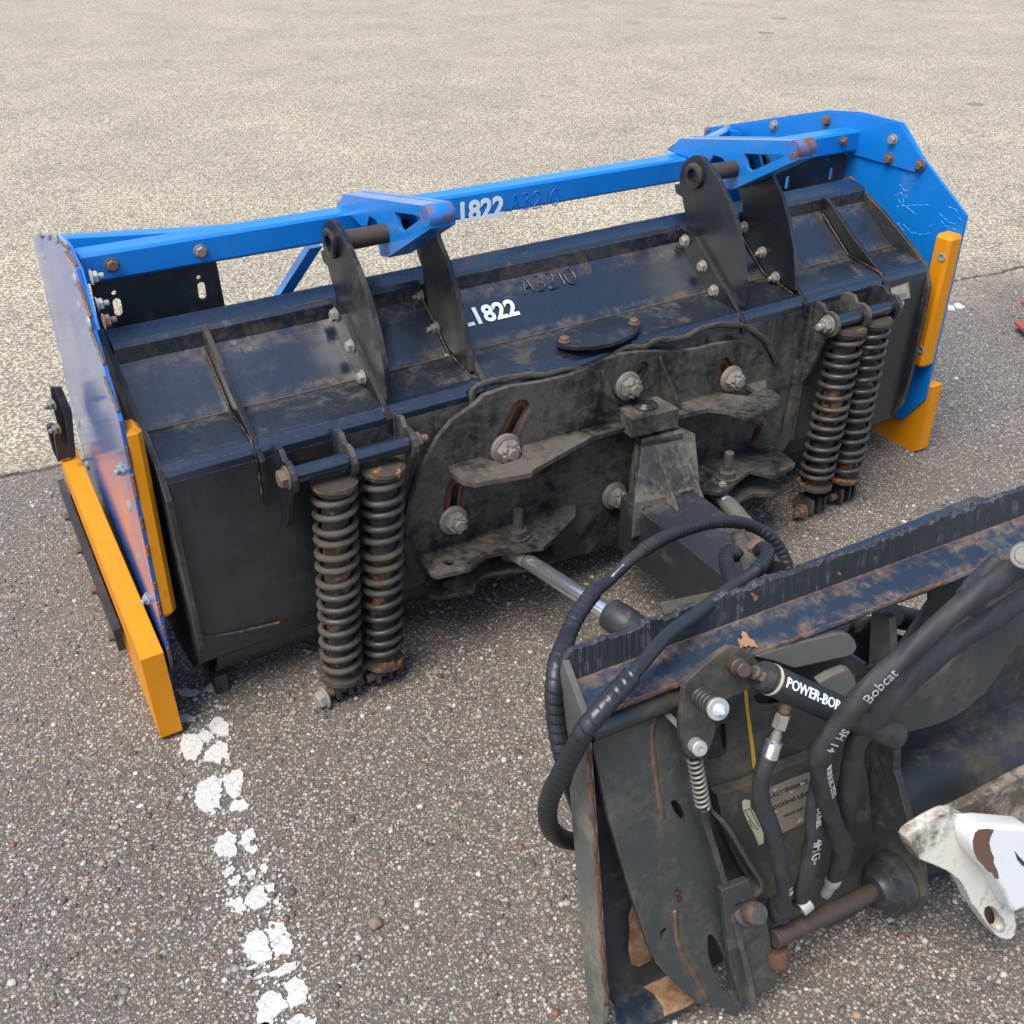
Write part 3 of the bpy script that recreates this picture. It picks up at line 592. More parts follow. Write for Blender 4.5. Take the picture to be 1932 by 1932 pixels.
# ribs and lugs
lug_prof = [(.312, .945), (.303, .963), (.287, .979), (.270, .991), (.250, .997), (.228, .994), (.210, .985), (.168, .958), (.12, .914), (.080, .862), (.049, .800), (.032, .735), (.028, .664),
            (.09, .672), (.17, .69), (.268, .79), (.268, .826), (.287, .857), (.296, .880), (.323, .884), (.331, .905), (.310, .907), (.313, .925)]
hole_c = Vector((0, .252, .945))
def rib(x, lab=None): return prism('rib', [(x, y, z) for y, z in [(.287, .811), (.216, .797), (.022, .649), (.006, .632), (.005, .60), (.020, .60), (.022, .64), (.16, .655), (.29, .745)]], (.012, 0, 0), M['lug'], plow, label=lab)
for x, rx in ((-.600, -.612), (-.380, -.368), (.400, .388), (.595, .607)):
    left = rx < x
    rib(rx)
    lm = M['lug'] if x < 0 else M['lugdark']
    prof = lug_prof if left else [(.312, .945), (.303, .963), (.287, .979), (.270, .991), (.250, .997), (.228, .990), (.205, .970), (.174, .931), (.130, .887), (.097, .836), (.064, .767), (.046, .702), (.040, .664), (.15, .668), (.25, .74), (.268, .806), (.272, .840), (.290, .862), (.31, .90)]
    if not left and x < 0: prof = [(y + (.018 if y < .2 and z < .98 else 0), z) for y, z in prof]
    prism('pivot_lug', [(x, y, z) for y, z in prof], (.012, 0, 0), lm, plow, holes=[[(x, p.y, p.z) for p in ell(hole_c, (0, .017, 0), (0, 0, .017))]])
    lathe('hole_boss', (x - .0005, hole_c.y, hole_c.z), (-1, 0, 0), [(0, .033), (.008, .033), (.010, .030), (.010, .0175), (-.02, .0165)], M['lug'], plow, 24)
    tube('weld_bead', resample([Vector((x - .002 if left else x - .002, .275, .765)), Vector((x - .002, .16, .677)), Vector((x - .002, .04, .655))], .006), lambda s, th: .0026 + .0006 * math.sin(s * 600), M['lug'], plow, 6)
for zz, x, pts in ((F_, .388, [(240, 795), (340, 940), (405, 1080)]), (C_, -.612, [(705, 918), (818, 1140), (900, 1360)])):
    for p in pts: bolt('bolt', PX(zz, *p, x), (-1, 0, 0), .0135, M['galv'], plow, 'hex')
for zz, x, pts in ((F_, .595, [(575, 715), (680, 860), (755, 1003)]), (C_, -.380, [(1315, 778), (1425, 1010), (1505, 1212)])):
    for p in pts: bolt('nut', PX(zz, *p, x), (-1, 0, 0), .0125, M['galv'] if p[0] != 1425 else M['castle'], plow, 'nut')
for x in (-.900, .914):
    prism('rib', [(x, y, z) for y, z in [(.292, .808), (.262, .800), (.21, .765), (.15, .722), (.028, .650), (-.002, .618), (-.004, .57), (.010, .51), (.02, .51), (.02, .64), (.16, .655), (.29, .745)]], (.012, 0, 0), M['lug'], plow)
    tube('weld_bead', resample([Vector((x - .003, .275, .763)), Vector((x - .003, .155, .673)), Vector((x - .003, .03, .655)), Vector((x - .003, .008, .63)), Vector((x - .003, .010, .52))], .006), lambda s, th: .0026 + .0006 * math.sin(s * 600), M['lug'], plow, 6)
# hatch plate on the shelf
hp = prism('cover_plate', [p for p in many(PZ, E_, [(470, 225), (480, 195), (520, 168), (600, 135), (700, 110), (800, 92), (880, 83), (930, 92), (952, 118), (948, 145), (915, 182), (850, 218), (770, 243), (680, 257), (590, 261), (520, 254), (480, 243)], .667)], (0, 0, .010), M['shelf'], plow)
for p in ((516, 208), (912, 106)): bolt('bolt', PZ(E_, *p, .678), (0, 0, 1), .0115, M['rustbolt'], hp, 'hex')
# painted and welded numbers
def PS(z, x, y, off=.0012):
    n = Vector((0, -.100, .134)).normalized(); return plane_pt(z, x, y, n, n.dot(Vector((0, .152, .668))) + off)
h1 = (PS(ID, 952, 571) - PS(ID, 946, 604)).length
letters('numerals', 'L1822', (PS(ID, 884, 603) + PS(ID, 976, 578)) / 2 + Vector((-.012, 0, 0)), (1, 0, 0), (0, .8, .6), .046, M['ink'], plow, .032, 1.0)
strokes('weld_numerals', 'A3210', PS(Q4, 425, 1015), PS(Q4, 840, 925) - PS(Q4, 425, 1015), (0, .8, .6), .045, M['skin'], plow, .0018, adv=.78)
lab = prism('type_plate', many(PY, O_, [(375, 300), (545, 245), (560, 385), (395, 430)], .010), (0, -.0015, 0), M['decalgrey'], plow, label='pale torn sticker at the right end of the box')
prism('sticker_face', many(PY, O_, [(385, 310), (530, 262), (552, 380), (410, 422)], .0080), (0, -.0008, 0), M['decal'], lab)
for k in range(3): prism('print_line', many(PY, O_, [(420, 372 + 14 * k), (530, 340 + 14 * k), (531, 343 + 14 * k), (421, 375 + 14 * k)], .0070), (0, -.0004, 0), M['inkdark'], lab)
# right: vertical brace beside the swing plate
prism('brace_bar', many(PY, F_, [(885, 1480), (925, 1515), (897, 1700), (855, 1932)], -.004) + many(PY, Q3, [(140, 575), (40, 712), (-40, 690)], -.004) + many(PY, F_, [(790, 1932), (850, 1700)], -.004), (0, .012, 0), M['dusty'], plow)

# ---- swing plate bolted on the middle
hitch_r = many(PY, E_, [(1740, 835), (1755, 640), (1745, 520), (1720, 420), (1690, 330), (1640, 262), (1575, 220), (1500, 210), (1400, 222), (1300, 248), (1180, 268), (1060, 268), (940, 270), (830, 285), (720, 330), (560, 400), (400, 440), (200, 470), (60, 520)], -.022)
hitch_l = many(PY, D_, [(1350, 32), (1220, 100), (1100, 180), (1000, 300), (900, 500), (850, 650), (812, 850), (800, 1025)], -.022)
hitch_pts = hitch_r + hitch_l[1:] + [Vector((-.58, -.022, .20)), Vector((-.35, -.022, .13)), Vector((.0, -.022, .10)), Vector((.30, -.022, .13)), Vector((.50, -.022, .16))]
def slot(z, p0, p1, r, y=-.022):
    a, b = PY(z, *p0, y), PY(z, *p1, y); d = (b - a).normalized(); nrm = Vector((0, -1, 0)); s = d.cross(nrm); out = []
    for i in range(9): t = -math.pi / 2 + math.pi * i / 8; out.append(b + (d * math.cos(t) + s * math.sin(t)) * r)
    for i in range(9): t = math.pi / 2 + math.pi * i / 8; out.append(a + (d * math.cos(t) + s * math.sin(t)) * r)
    return out
slots = [slot(E_, (165, 800), (265, 600), .026), slot(E_, (870, 450), (955, 375), .023), slot(E_, (1470, 450), (1420, 350), .024), slot(E_, (1630, 660), (1590, 760), .019), slot(D_, (1090, 760), (1110, 590), .025)]
hitch = prism('swing_plate', hitch_pts, (0, .014, 0), M['hitch'], plow, holes=slots)
for (z, p0, p1, r) in ((E_, (165, 800), (265, 600), .026), (E_, (870, 450), (955, 375), .023), (E_, (1470, 450), (1420, 350), .024), (E_, (1630, 660), (1590, 760), .019), (D_, (1090, 760), (1110, 590), .025)):
    prism('slot_liner', slot(z, p0, p1, r + .004, -.007), (0, .004, 0), M['slotrust'], hitch, holes=[slot(z, p0, p1, r - .0145, -.007)])
for z, p, r in ((E_, (175, 820), .0235), (E_, (872, 460), .022), (E_, (1463, 420), .0215), (D_, (1092, 782), .022), (E_, (795, 1085), .0225)):
    bolt('castle_nut', PY(z, *p, -.024), (0, -1, .05), r * 1.22, M['castle'], plow, 'castle')
bolt('nut', PY(E_, 1620, 655, -.024), (0, -1, 0), .015, M['rustbolt'], plow, 'nut')
# caked dirt along the top of the swing plate
rp = [(0, 480), (120, 440), (250, 405), (380, 400), (500, 385), (600, 372), (700, 345), (780, 290), (860, 252), (960, 245), (1040, 210), (1130, 192), (1220, 180), (1300, 135), (1400, 118), (1500, 112), (1580, 135), (1640, 190), (1690, 250), (1730, 340)]
tube('dirt_ridge', resample(catmull([PY(D_, 850, 640, .008), PY(D_, 1000, 330, .008), PY(D_, 1200, 130, .008)] + many(PY, E_, rp, .008), 5), .007), lambda s, th: .0085 + .0035 * math.sin(s * 47 + 2 * math.sin(th)) * math.sin(s * 19 + 1) + .0022 * math.sin(s * 170 + th * 3) * math.sin(s * 61), M['ridge'], plow, 10, flat=.45, flatdir=Vector((0, 1, 0)))
# upper horizontal shelf of the swing plate (bent outline), built on its own plane
def zu(x): return .478 - .03 * x
UN = Vector((.03, 0, 1)).normalized()
def PU(z, x, y): return plane_pt(z, x, y, UN, UN.dot(Vector((0, 0, .478))))
up_front = [PU(D_, 1068, 470), PU(D_, 1085, 505), PU(D_, 1155, 550), PU(D_, 1230, 562), PU(D_, 1570, 500)] + [PU(E_, *p) for p in [(330, 945), (680, 750), (880, 695), (1190, 625), (1340, 590), (1440, 602), (1540, 636), (1590, 640), (1750, 562), (1757, 535), (1745, 515), (1672, 468)]]
up_back = [Vector((.47, -.02, zu(.47))), Vector((.40, -.02, zu(.4))), Vector((.395, -.065, zu(.39))), Vector((.355, -.075, zu(.35))), Vector((.30, -.02, zu(.30))), Vector((-.29, -.02, zu(-.29))), Vector((-.325, -.07, zu(-.32))), Vector((-.375, -.075, zu(-.37))), Vector((-.405, -.02, zu(-.40))), Vector((-.485, -.02, zu(-.48)))]
prism('upper_shelf', up_front + up_back, -UN * .012, M['hitch'], plow)
# lower twin ears for the cylinders, left and right
for z, pl, pr, xs in ((0, .285, None, None),):
    pass
def ear(name, zfn, pts, zlev, back, hole, lab=None):
    f = [plane_pt(zfn, x, y, (0, 0, 1), zlev) for x, y in pts] + [Vector((x, -.021, zlev)) for x in back]
    h = [ell(plane_pt(zfn, *hole, (0, 0, 1), zlev), (.012, 0, 0), (0, .012, 0))] if hole else []
    return prism(name, f, (0, 0, -.011), M['hitch'], plow, holes=h)
ear('cylinder_ear', D_, [(872, 975), (870, 990), (955, 1100), (1000, 1118), (1200, 1072), (1232, 1045), (1280, 1000), (1330, 985), (1450, 965), (1560, 955), (1640, 945), (1700, 895), (1828, 760), (1832, 690)], .280, [-.17, -.56], (1070, 1038))
ear('cylinder_ear', D_, [(852, 1010), (870, 1080), (950, 1235), (1010, 1245), (1215, 1205), (1250, 1130), (1310, 1100), (1420, 1085), (1500, 1080), (1640, 1060), (1700, 1020)], .195, [-.20, -.56], (1062, 1170))
ear('cylinder_ear', E_, [(1690, 795), (1830, 895), (1832, 910), (1725, 972), (1700, 975), (1575, 945), (1520, 985), (1450, 1055), (1400, 1070), (1260, 1055), (1235, 1000)], .268, [.22, .52], (1725, 898))
ear('cylinder_ear', E_, [(1800, 1010), (1810, 1022), (1720, 1078), (1600, 1075), (1540, 1100), (1500, 1130), (1400, 1150), (1330, 1120)], .195, [.26, .56], (1700, 1010))
# long studs standing in the ears
bolt('stud', PZ(D_, 1485, 880, .281), (0, 0, 1), .024, M['hitch'], plow, 'stud'); bolt('stud', PZ(E_, 1440, 985, .269), (0, 0, 1), .024, M['hitch'], plow, 'stud')
for a in ((.0, .013),): bolt('grease_nipple', PZ(E_, 1418, 1027, .269), (0, 0, 1), .008, M['castle'], plow, 'hex')
# triangular webs between upper shelf and plate
for (top, bot) in (((722, 375), (845, 680)), ((1050, 300), (1180, 600))):
    t3 = PY(E_, *top, -.023); b3 = PU(E_, *bot); q = Vector((t3.x, -.022, zu(t3.x)))
    q = Vector(((t3.x + b3.x) / 2, -.022, zu(t3.x))); prism('web_plate', [t3, b3, q], (.009, 0, 0), M['hitch'], plow)
# pivot block on the shelf, with its pin cup
blk = [PU(E_, *p) for p in [(820, 590), (900, 695), (1170, 645), (1172, 592), (1040, 520)]]
blk = [plane_pt(E_, *p, (0, 0, 1), .515) for p in [(820, 588), (902, 655), (1172, 592), (1040, 520)]]
prism('pivot_block', blk, (0, 0, -.05), M['dustyb'], plow)
pc = plane_pt(E_, 978, 575, (0, 0, 1), .516)
lathe('pivot_cup', pc, (0, 0, 1), [(0, .030), (.003, .030), (.012, .020), (.012, .012), (.002, .011)], M['hitch'], plow, 24)

# ---- trip springs
def trip_spring(top, bot, R=.0495, turns=14, wr=.0079, headdir=(-1, 0, 0)):
    top, bot = Vector(top), Vector(bot); d = (bot - top).normalized(); L = (bot - top).length
    a = Vector((1, 0, 0)); a = (a - d * a.dot(d)).normalized(); b = d.cross(a)
    s = lathe('trip_spring', top, d, [(.01, .0290), (L - .01, .0290)], M['sleeve'], plow, 24)
    s.data.name = 'spring_core'
    path = []
    nn = int(turns * 22)
    for i in range(nn + 1):
        t = i / nn; th = t * turns * 2 * math.pi
        # closed end turns
        tt = t + .006 * math.sin(t * 17 + top.x * 9) + .004 * math.sin(t * 41 + top.x * 31); path.append(top + d * (.030 + (L - .066) * tt) + (a * math.cos(th) + b * math.sin(th)) * (R - wr))
    tube('coil', path, wr, M['spring'], s, 8)
    lathe('spring_cap', top + d * .004, d, [(0, .030), (.002, R), (.010, R + .001), (.012, R - .003), (.020, R - .004), (.026, .034)], M['sleeve'], s, 28)
    lathe('spring_seat', bot - d * .030, d, [(0, .030), (.004, R), (.014, R), (.018, R - .008), (.030, .024)], M['sleeve'], s, 28)
    return s
def spring_pair(zt, t1, t2, zb, b1, b2, ears, zpin, bmat, boltleft, bottoms):
    tops = [PY(zt, *t1, -.066), PY(zt, *t2, -.066)]; bots = [PY(zb, *b1, -.072), PY(zb, *b2, -.072)]
    for a, b in zip(tops, bots): trip_spring(a, b)
    yp, zp = -.062, zpin
    for i, x in enumerate(ears):
        c = Vector((x, yp, zp)); prof = [(-.001, zp + .045), (-.03, zp + .046)]
        for k in range(9): t = R_(60 + k * 27); prof.append((yp + .034 * math.cos(t), zp + .034 * math.sin(t)))
        dz = .04 if (i == 0 and x > 0) else 0; prof += [(-.022, zp - .12 - dz), (-.004, zp - .15 - dz), (.014, zp - .15 - dz), (.014, zp + .03)]
        prism('spring_ear', [(x, y, z) for y, z in prof], (.011, 0, 0), M['dusty'], plow)
    for x0, x1 in ((ears[0] + .011, ears[1]), (ears[1] + .011, ears[2])): cyl('cross_tube', (x0, yp, zp), (x1, yp, zp), .0185, M['skin'], plow)
    bolt('bolt', (ears[0] - .0005, yp, zp), (-1, 0, 0), .0195, bmat[0], plow, 'hex' if boltleft else 'nut')
    bolt('nut', (ears[2] + .0115, yp, zp), (1, 0, 0), .0175, bmat[1], plow, 'nut')
    for bpt in bots:
        for dx in (-.026, .004, .024):
            prism('clevis_plate', [(bpt.x + dx, bpt.y + y, z) for y, z in ((-.026, .062), (.03, .062), (.05, .03), (.03, .004), (-.012, .004), (-.030, .022))], (.010, 0, 0), M['dusty'] if dx < 0 else M['coupdark'], plow)
        cyl('clevis_pin', (bpt.x - .045, bpt.y - .004, .028), (bpt.x + .048, bpt.y - .004, .028), .0115, M['rustbolt'], plow, 14)
    return tops, bots
tL, bL = spring_pair(D_, (378, 530), (668, 440), D_, (428, 1745), (668, 1655), (-.866, -.737, -.600), .603, (M['rustbolt'], M['rustbolt']), True, None)
tR, bR = spring_pair(F_, (1172, 1275), (1318, 1225), Q3, (390, 1150), (722, 1060), (.628, .743, .862), .598, (M['galv'], M['galv']), False, None)
bolt('bolt', (bL[0].x - .050, bL[0].y - .010, .026), (-1, -.2, .02), .0215, M['galv'], plow, 'hex', label='pale bolt head at the foot of the left springs')
bolt('nut', (bR[0].x - .045, bR[0].y - .010, .026), (-1, -.2, 0), .018, M['rustbolt'], plow, 'nut')

# ================================================================== BLUE WING FRAME
wing = thing('wing_frame', 'blue box wing frame with orange edging hung over the black blade', 'plow wing frame', (0, .47, 0))
# cross tube
def sq_tube(name, a, b, hy, hz, mat, parent, ch=.006):
    a, b = Vector(a), Vector(b); V = []; F = []
    sec = [(-hy + ch, -hz), (hy - ch, -hz), (hy, -hz + ch), (hy, hz - ch), (hy - ch, hz), (-hy + ch, hz), (-hy, hz - ch), (-hy, -hz + ch)]
    d = (b - a).normalized(); s = Vector((0, 0, 1)).cross(d).normalized(); u = d.cross(s)
    for p in (a, b):
        for y, z in sec: V.append(p + s * y + u * z)
    F = [(i, (i + 1) % 8, 8 + (i + 1) % 8, 8 + i) for i in range(8)] + [tuple(range(8)), tuple(range(8, 16))]
    return build(name, V, F, mat, parent)
ctube = sq_tube('cross_tube', (-1.085, .472, .919), (1.204, .472, .894), .031, .0315, M['blue'], wing)
letters('numerals', '1822', (PY(ID, 863, 412, .4395) + PY(ID, 947, 394, .4395)) / 2 + Vector((.002, -.0005, .007)) + (PY(C_, 1720, 90, .4395) - PY(C_, 1720, 200, .4395)) * 0, (1, 0, -.011), (0, 0, 1), .050, M['ink'], wing, .034, 1.0)
wing_num_org = PY(Q4, 300, 345, .4405)
strokes('weld_numerals', 'A3210', wing_num_org, PY(Q4, 690, 285, .4405) - wing_num_org, (0, 0, 1), .042, M['blue'], wing, .0016, adv=.80)
for z, p in ((A, (690, 503)), (A, (1412, 392))): bolt('bolt', PY(z, *p, .440), (0, -1, 0), .0125, M['castle'] if p[0] > 900 else M['rustbolt'], wing, 'hex')
bolt('bolt', PY(F_, 1140, 225, .440), (0, -1, 0), .0125, M['rustbolt'], wing, 'hex')
# deflector flaps under the tube ends
for z, pts, hs, ho in ((A, [(500, 560), (1520, 430), (1545, 490), (1612, 832), (1600, 1100), (640, 1250)], ((742, 850), (1428, 715)), ((710, 733), (1400, 607))),
                       (F_, [(700, 430), (1150, 250), (1180, 470), (1190, 620), (790, 700)], ((823, 462), (1072, 413)), ((1052, 330),))):
    sl = []
    for (x, y) in hs:
        c = PY(z, x, y, .478); sl.append([c + Vector((.0095 * math.cos(t), 0, .0095 * math.sin(t) + (.011 if math.sin(t) > 0 else -.011))) for t in [2 * math.pi * i / 16 + .01 for i in range(16)]])
    for (x, y) in ho: sl.append(ell(PY(z, x, y, .478), (.0055, 0, 0), (0, 0, .0055), 12))
    prism('deflector_flap', many(PY, z, pts, .478), (0, .008, 0), M['coupdark'], wing, holes=sl)
# hook brackets on the cross tube
bprof = [(.525, .935), (.48, .977), (.062, 1.052), (.042, 1.050), (.032, 1.035), (.033, 1.012), (.245, .893), (.289, .883), (.297, .905), (.292, .925), (.275, .945), (.30, .962), (.335, .962), (.352, .935), (.385, .925), (.44, .935)]
for x in (-.475, .530):
    tri = [tuple(p)[1:] for p in (many(PX, C_, [(1120, 186), (1262, 204), (1310, 222), (1300, 242), (1180, 328), (1150, 300)], x) if x < 0 else many(PX, F_, [(572, 297), (802, 306), (800, 316), (615, 398), (592, 382)], x))]
    for dx in (0, .048): prism('hook_plate', [(x + dx, y, z) for y, z in bprof], (.011, 0, 0), M['bluewear'], wing, holes=[[(x + dx, y, z) for y, z in tri]])
    strap = [(.525, .935), (.48, .977), (.062, 1.052), (.042, 1.050), (.032, 1.035), (.033, 1.012), (.245, .893), (.289, .883)]
    V = []; F = []
    for xx in (x + .004, x + .055):
        for i, (y, z) in enumerate(strap): V.append((xx, y + (.003 if y < .1 else 0), z - .0015))
        for i, (y, z) in enumerate(strap): V.append((xx, y + (.012 if i in (0, 3, 4, 5) else 0), z - (.010 if i in (1, 2, 3) else -.010 if i >= 6 else 0)))
    n = len(strap)
    for i in range(n - 1): F += [(i, i + 1, 2 * n + i + 1, 2 * n + i), (n + i, 3 * n + i, 3 * n + i + 1, n + i + 1), (i, n + i, n + i + 1, i + 1), (2 * n + i, 2 * n + i + 1, 3 * n + i + 1, 3 * n + i)]
    build('hook_strap', V, F, M['bluewear'], wing)
    # worn nose of the hook
    lathe('hook_nose', (x - .001, .052, 1.032), (1, 0, 0), [(0, .0218), (.002, .0232), (.058, .0232), (.060, .0218)], M['noser'], wing, 20)
for x0, x1 in ((-.598, -.375), (.405, .60)): cyl('hinge_pin', (x0, .252, .945), (x1, .252, .945), .0215, M['rustpin'], wing)
# diagonal braces forward to the wing plates, drop struts
sq_tube('diagonal_brace', (-.62, .53, .893), (-1.052, .98, .815), .016, .028, M['blue'], wing)
sq_tube('diagonal_brace', (.50, .53, .885), (1.20, 1.02, .80), .016, .030, M['blue'], wing)
box('drop_strut', PY(C_, 520, 445, .50), PY(C_, 610, 430, .50) - PY(C_, 520, 445, .50), PY(C_, 360, 760, .50) - PY(C_, 520, 445, .50) + Vector((-.02, .05, -.04)), (0, .03, 0), M['bluewear'], wing)
box('drop_strut', PY(F_, 430, 440, .50), PY(F_, 560, 470, .50) - PY(F_, 430, 440, .50), (.07, .06, -.13), (0, .03, 0), M['blue'], wing)
box('brace_stub', PX(F_, 512, 160, 1.19) , (-.02, .06, 0), (0, 0, -.10), (.0, -.05, .0), M['blue'], wing)
# wing plates
wprof = [(.014, .771), (.010, .195), (.076, .094), (.14, .085), (.30, .075), (1.08, .075), (1.155, .20), (1.155, .801), (.587, .958), (.454, .975), (.293, .973), (.195, .889)]
def WL(y, z): return -1.166 + .03 * z + .07 * min(y, .55) + .02 * max(0, y - .55)
wr_ = prism('wing_plate', [(1.210, y, z) for y, z in wprof], (.008, 0, 0), M['blue'], wing)
def wing_sheet(name, prof, off, th, mat):
    P0 = [Vector((WL(y, z) + off, y, z)) for y, z in prof]; n = len(P0); tri = tessellate_polygon([[Vector((0, y, z)) for y, z in prof]])
    V = P0 + [p + Vector((th, 0, 0)) for p in P0]; F = []
    for a, b, c in tri: F += [(a, b, c), (a + n, c + n, b + n)]
    F += [(i, (i + 1) % n, n + (i + 1) % n, n + i) for i in range(n)]
    return build(name, V, F, mat, wing)
wlf = wing_sheet('wing_plate', wprof, 0, .008, M['bluegloss'])
# domed bolt heads on the left plate
def PWL(z, x, y): 
    n = Vector((1, -.07, -.03)); p = plane_pt(z, x, y, n, -1.1665)
    return p if p.y < .55 else plane_pt(z, x, y, (1, -.02, -.03), -1.139)
# doubler plates along the top
dprof = [(1.148, .768), (.493, .852), (.212, .849), (.188, .884), (.293, .968), (.454, .970), (.587, .953), (1.148, .795)]
prism('doubler_plate', [(1.2035, y, z) for y, z in dprof], (.006, 0, 0), M['blue'], wing)
wing_sheet('doubler_plate', dprof, .0085, .006, M['blue'])
for p, m_ in (((480, 160), 'galv'), ((748, 135), 'galv'), ((1048, 108), 'rustbolt'), ((1425, 218), 'galv'), ((1403, 325), 'rustbolt'), ((1580, 362), 'rustbolt'), ((370, 158), 'castle')):
    bolt('bolt', PX(F_, *p, 1.2033), (-1, 0, 0), .0135 if p[0] != 370 else .009, M[m_], wing, 'hex')
for z, p in ((A, (115, 240)), (A, (175, 255)), (A, (245, 282)), (A, (152, 432)), (A, (225, 512)), (A, (310, 610)), (A, (403, 625)), (A, (440, 845)), (A, (515, 980)), (A, (430, 1775)), (B, (390, 122)), (B, (347, 240)), (B, (500, 283)), (B, (452, 402)), (B, (592, 472)), (B, (568, 598)), (B, (645, 762)), (B, (300, 0))):
    pt = PWL(z, *p); bolt('carriage_bolt', pt, (-1, .07, 0), .015, M['steelcap'], wing, 'dome')
for z, p in ((B, (545, 245)), (B, (690, 980))):
    pt = PWL(z, *p); bolt('bolt', pt + Vector((.0, -.012, 0)), (-1, -.6, .1), .012, M['steelcap'], wing, 'nut')
for p in ((520, 605), (565, 828), (622, 965)): bolt('nut', PY(A, *p, .12 if p[1] > 900 else .25) , (1, 0, 0), .012, M['steelcap'] if p[1] < 900 else M['rustbolt'], wing, 'nut')
random.seed(21)
for (x0, y0, x1, y1) in ((1460, 470, 1500, 560), (1430, 540, 1520, 500), (1470, 520, 1480, 600), (1440, 600, 1640, 590), (1450, 690, 1500, 745), (1480, 700, 1540, 760), (1540, 745, 1640, 750), (1630, 720, 1650, 700), (1690, 640, 1790, 700), (1730, 740, 1800, 735), (1800, 660, 1830, 690), (1500, 600, 1560, 650), (1700, 680, 1760, 720), (1455, 560, 1530, 620), (1740, 600, 1800, 650)):
    a_, b_ = PX(F_, x0, y0, 1.2094), PX(F_, x1, y1, 1.2094); m_ = (a_ + b_) / 2 + Vector((0, random.uniform(-.008, .008), random.uniform(-.008, .008)))
    tube('scratch', resample(catmull([a_, m_, b_], 6), .004), lambda s, th: .0010 + .0008 * math.sin(s * 300), M['scuff'], wing, 5, flat=.3, flatdir=Vector((1, 0, 0)))
for pts in ([(248, 1190), (262, 1215), (280, 1205), (295, 1165), (312, 1150), (314, 1230), (300, 1250), (298, 1290), (278, 1310), (258, 1260)], [(415, 1210), (430, 1235), (445, 1260), (452, 1285), (435, 1290), (420, 1250)],
            [(535, 1410), (565, 1425), (600, 1500), (640, 1560), (665, 1630), (690, 1690), (735, 1790), (720, 1790), (670, 1700), (630, 1600), (580, 1510)], [(135, 560), (160, 600), (168, 650), (150, 700), (135, 640)], [(295, 725), (312, 770), (305, 770)], [(285, 1060), (295, 1100), (308, 1150), (300, 1150)], [(275, 1370), (290, 1400), (295, 1440), (280, 1420)]):
    P_l = [PWL(A, x, y) for x, y in pts]; prism('scuff_mark', P_l, Vector((-.0007, 0, 0)), M['scuffbeige'], wing)
for k in range(9):
    z0 = .18 + .068 * k + random.uniform(0, .02); z1 = z0 + random.uniform(.02, .06)
    if z1 < .77: tube('rust_edge', [Vector((WL(.01, z) + .004, .0115, z)) for z in np.arange(z0, z1, .004)], lambda s, th: .0030 + .0008 * math.sin(s * 400), M['seam'] if k % 2 else M['slotrust'], wing, 6)
for (ya, za, yb, zb_) in ((.03, .782, .10, .826), (.12, .84, .19, .886), (.21, .902, .27, .952), (.31, .974, .40, .975), (.42, .975, .5, .967)):
    tube('rust_edge', [Vector((WL(ya, za) + .004, ya + (yb - ya) * i / 12, za + (zb_ - za) * i / 12)) for i in range(13)], lambda s, th: .0034 + .0010 * math.sin(s * 300), M['slotrust'] if ya > .2 else M['seam'], wing, 6)
# orange edge bars inside the plates
def obar(xo, th, zt, zb, y0=.012, y1=.060, parent=wing):
    # xo(z): face lying on the plate, th: thickness away from it
    V = []; F = []; ch = .010; s = 1 if th > 0 else -1
    for z, k in ((zb, ch), (zb + ch, 0), (zt - ch, 0), (zt, ch)):
        x1 = xo(z); x0 = x1 + th
        for x, y in [(x1, y1), (x1, y0), (x0 - s * ch, y0), (x0, y0 + ch), (x0, y1)]: V.append((x - (s * k * .8 if abs(x - x0) < .015 else 0), y + (k * .6 if y < .04 else 0), z))
    n = 5
    for r_ in range(3): F += [(r_ * n + i, r_ * n + (i + 1) % n, (r_ + 1) * n + (i + 1) % n, (r_ + 1) * n + i) for i in range(n)]
    F += [tuple(range(n)), tuple(3 * n + i for i in range(n))]
    return build('edge_bar', V, F, M['orange'], parent)
br = obar(lambda z: 1.2095, -.0495, .716, .309); bl = obar(lambda z: WL(.01, z) + .0085, .030, .748, .311)
for p in ((1702, 888), (1582, 1415)): bolt('screw', PX(F_, *p, 1.1595), (-1, 0, 0), .0125, M['steelcap'], wing, 'socket')
# orange ground shoes outside the plates
def shoe(xa, xb, toe):
    prof = [(.0, .012), (.018, .0), (1.02, .0), (1.06, .05), (1.04, .237), (.0, .237)]
    V = []
    for x in (xa, xb): V += [(x + toe * y, y, z) for y, z in prof]
    n = len(prof); F = [tuple(range(n)), tuple(range(n, 2 * n))] + [(i, (i + 1) % n, n + (i + 1) % n, n + i) for i in range(n)]
    return build('ground_shoe', V, F, M['orange'], wing)
shoe(-1.214, -1.166, .03); shoe(1.2195, 1.266, 0)
# black clamp bar with rusty bolts outside the left shoe
cbar = []
V = []
for y in (.285, 1.07):
    for x, z in ((-1.236, .060), (-1.2185, .060), (-1.2185, .125), (-1.236, .125)): V.append((x + .03 * y, y, z))
build('clamp_bar', V, [(0, 1, 2, 3), (4, 5, 6, 7), (0, 1, 5, 4), (1, 2, 6, 5), (2, 3, 7, 6), (3, 0, 4, 7)], M['coupdark'], wing)
for y in (.34, .55, .76, .95): bolt('bolt', (-1.2365 + .03 * y, y, .070), (-1, 0, 0), .013, M['rustbolt'], wing, 'hex')
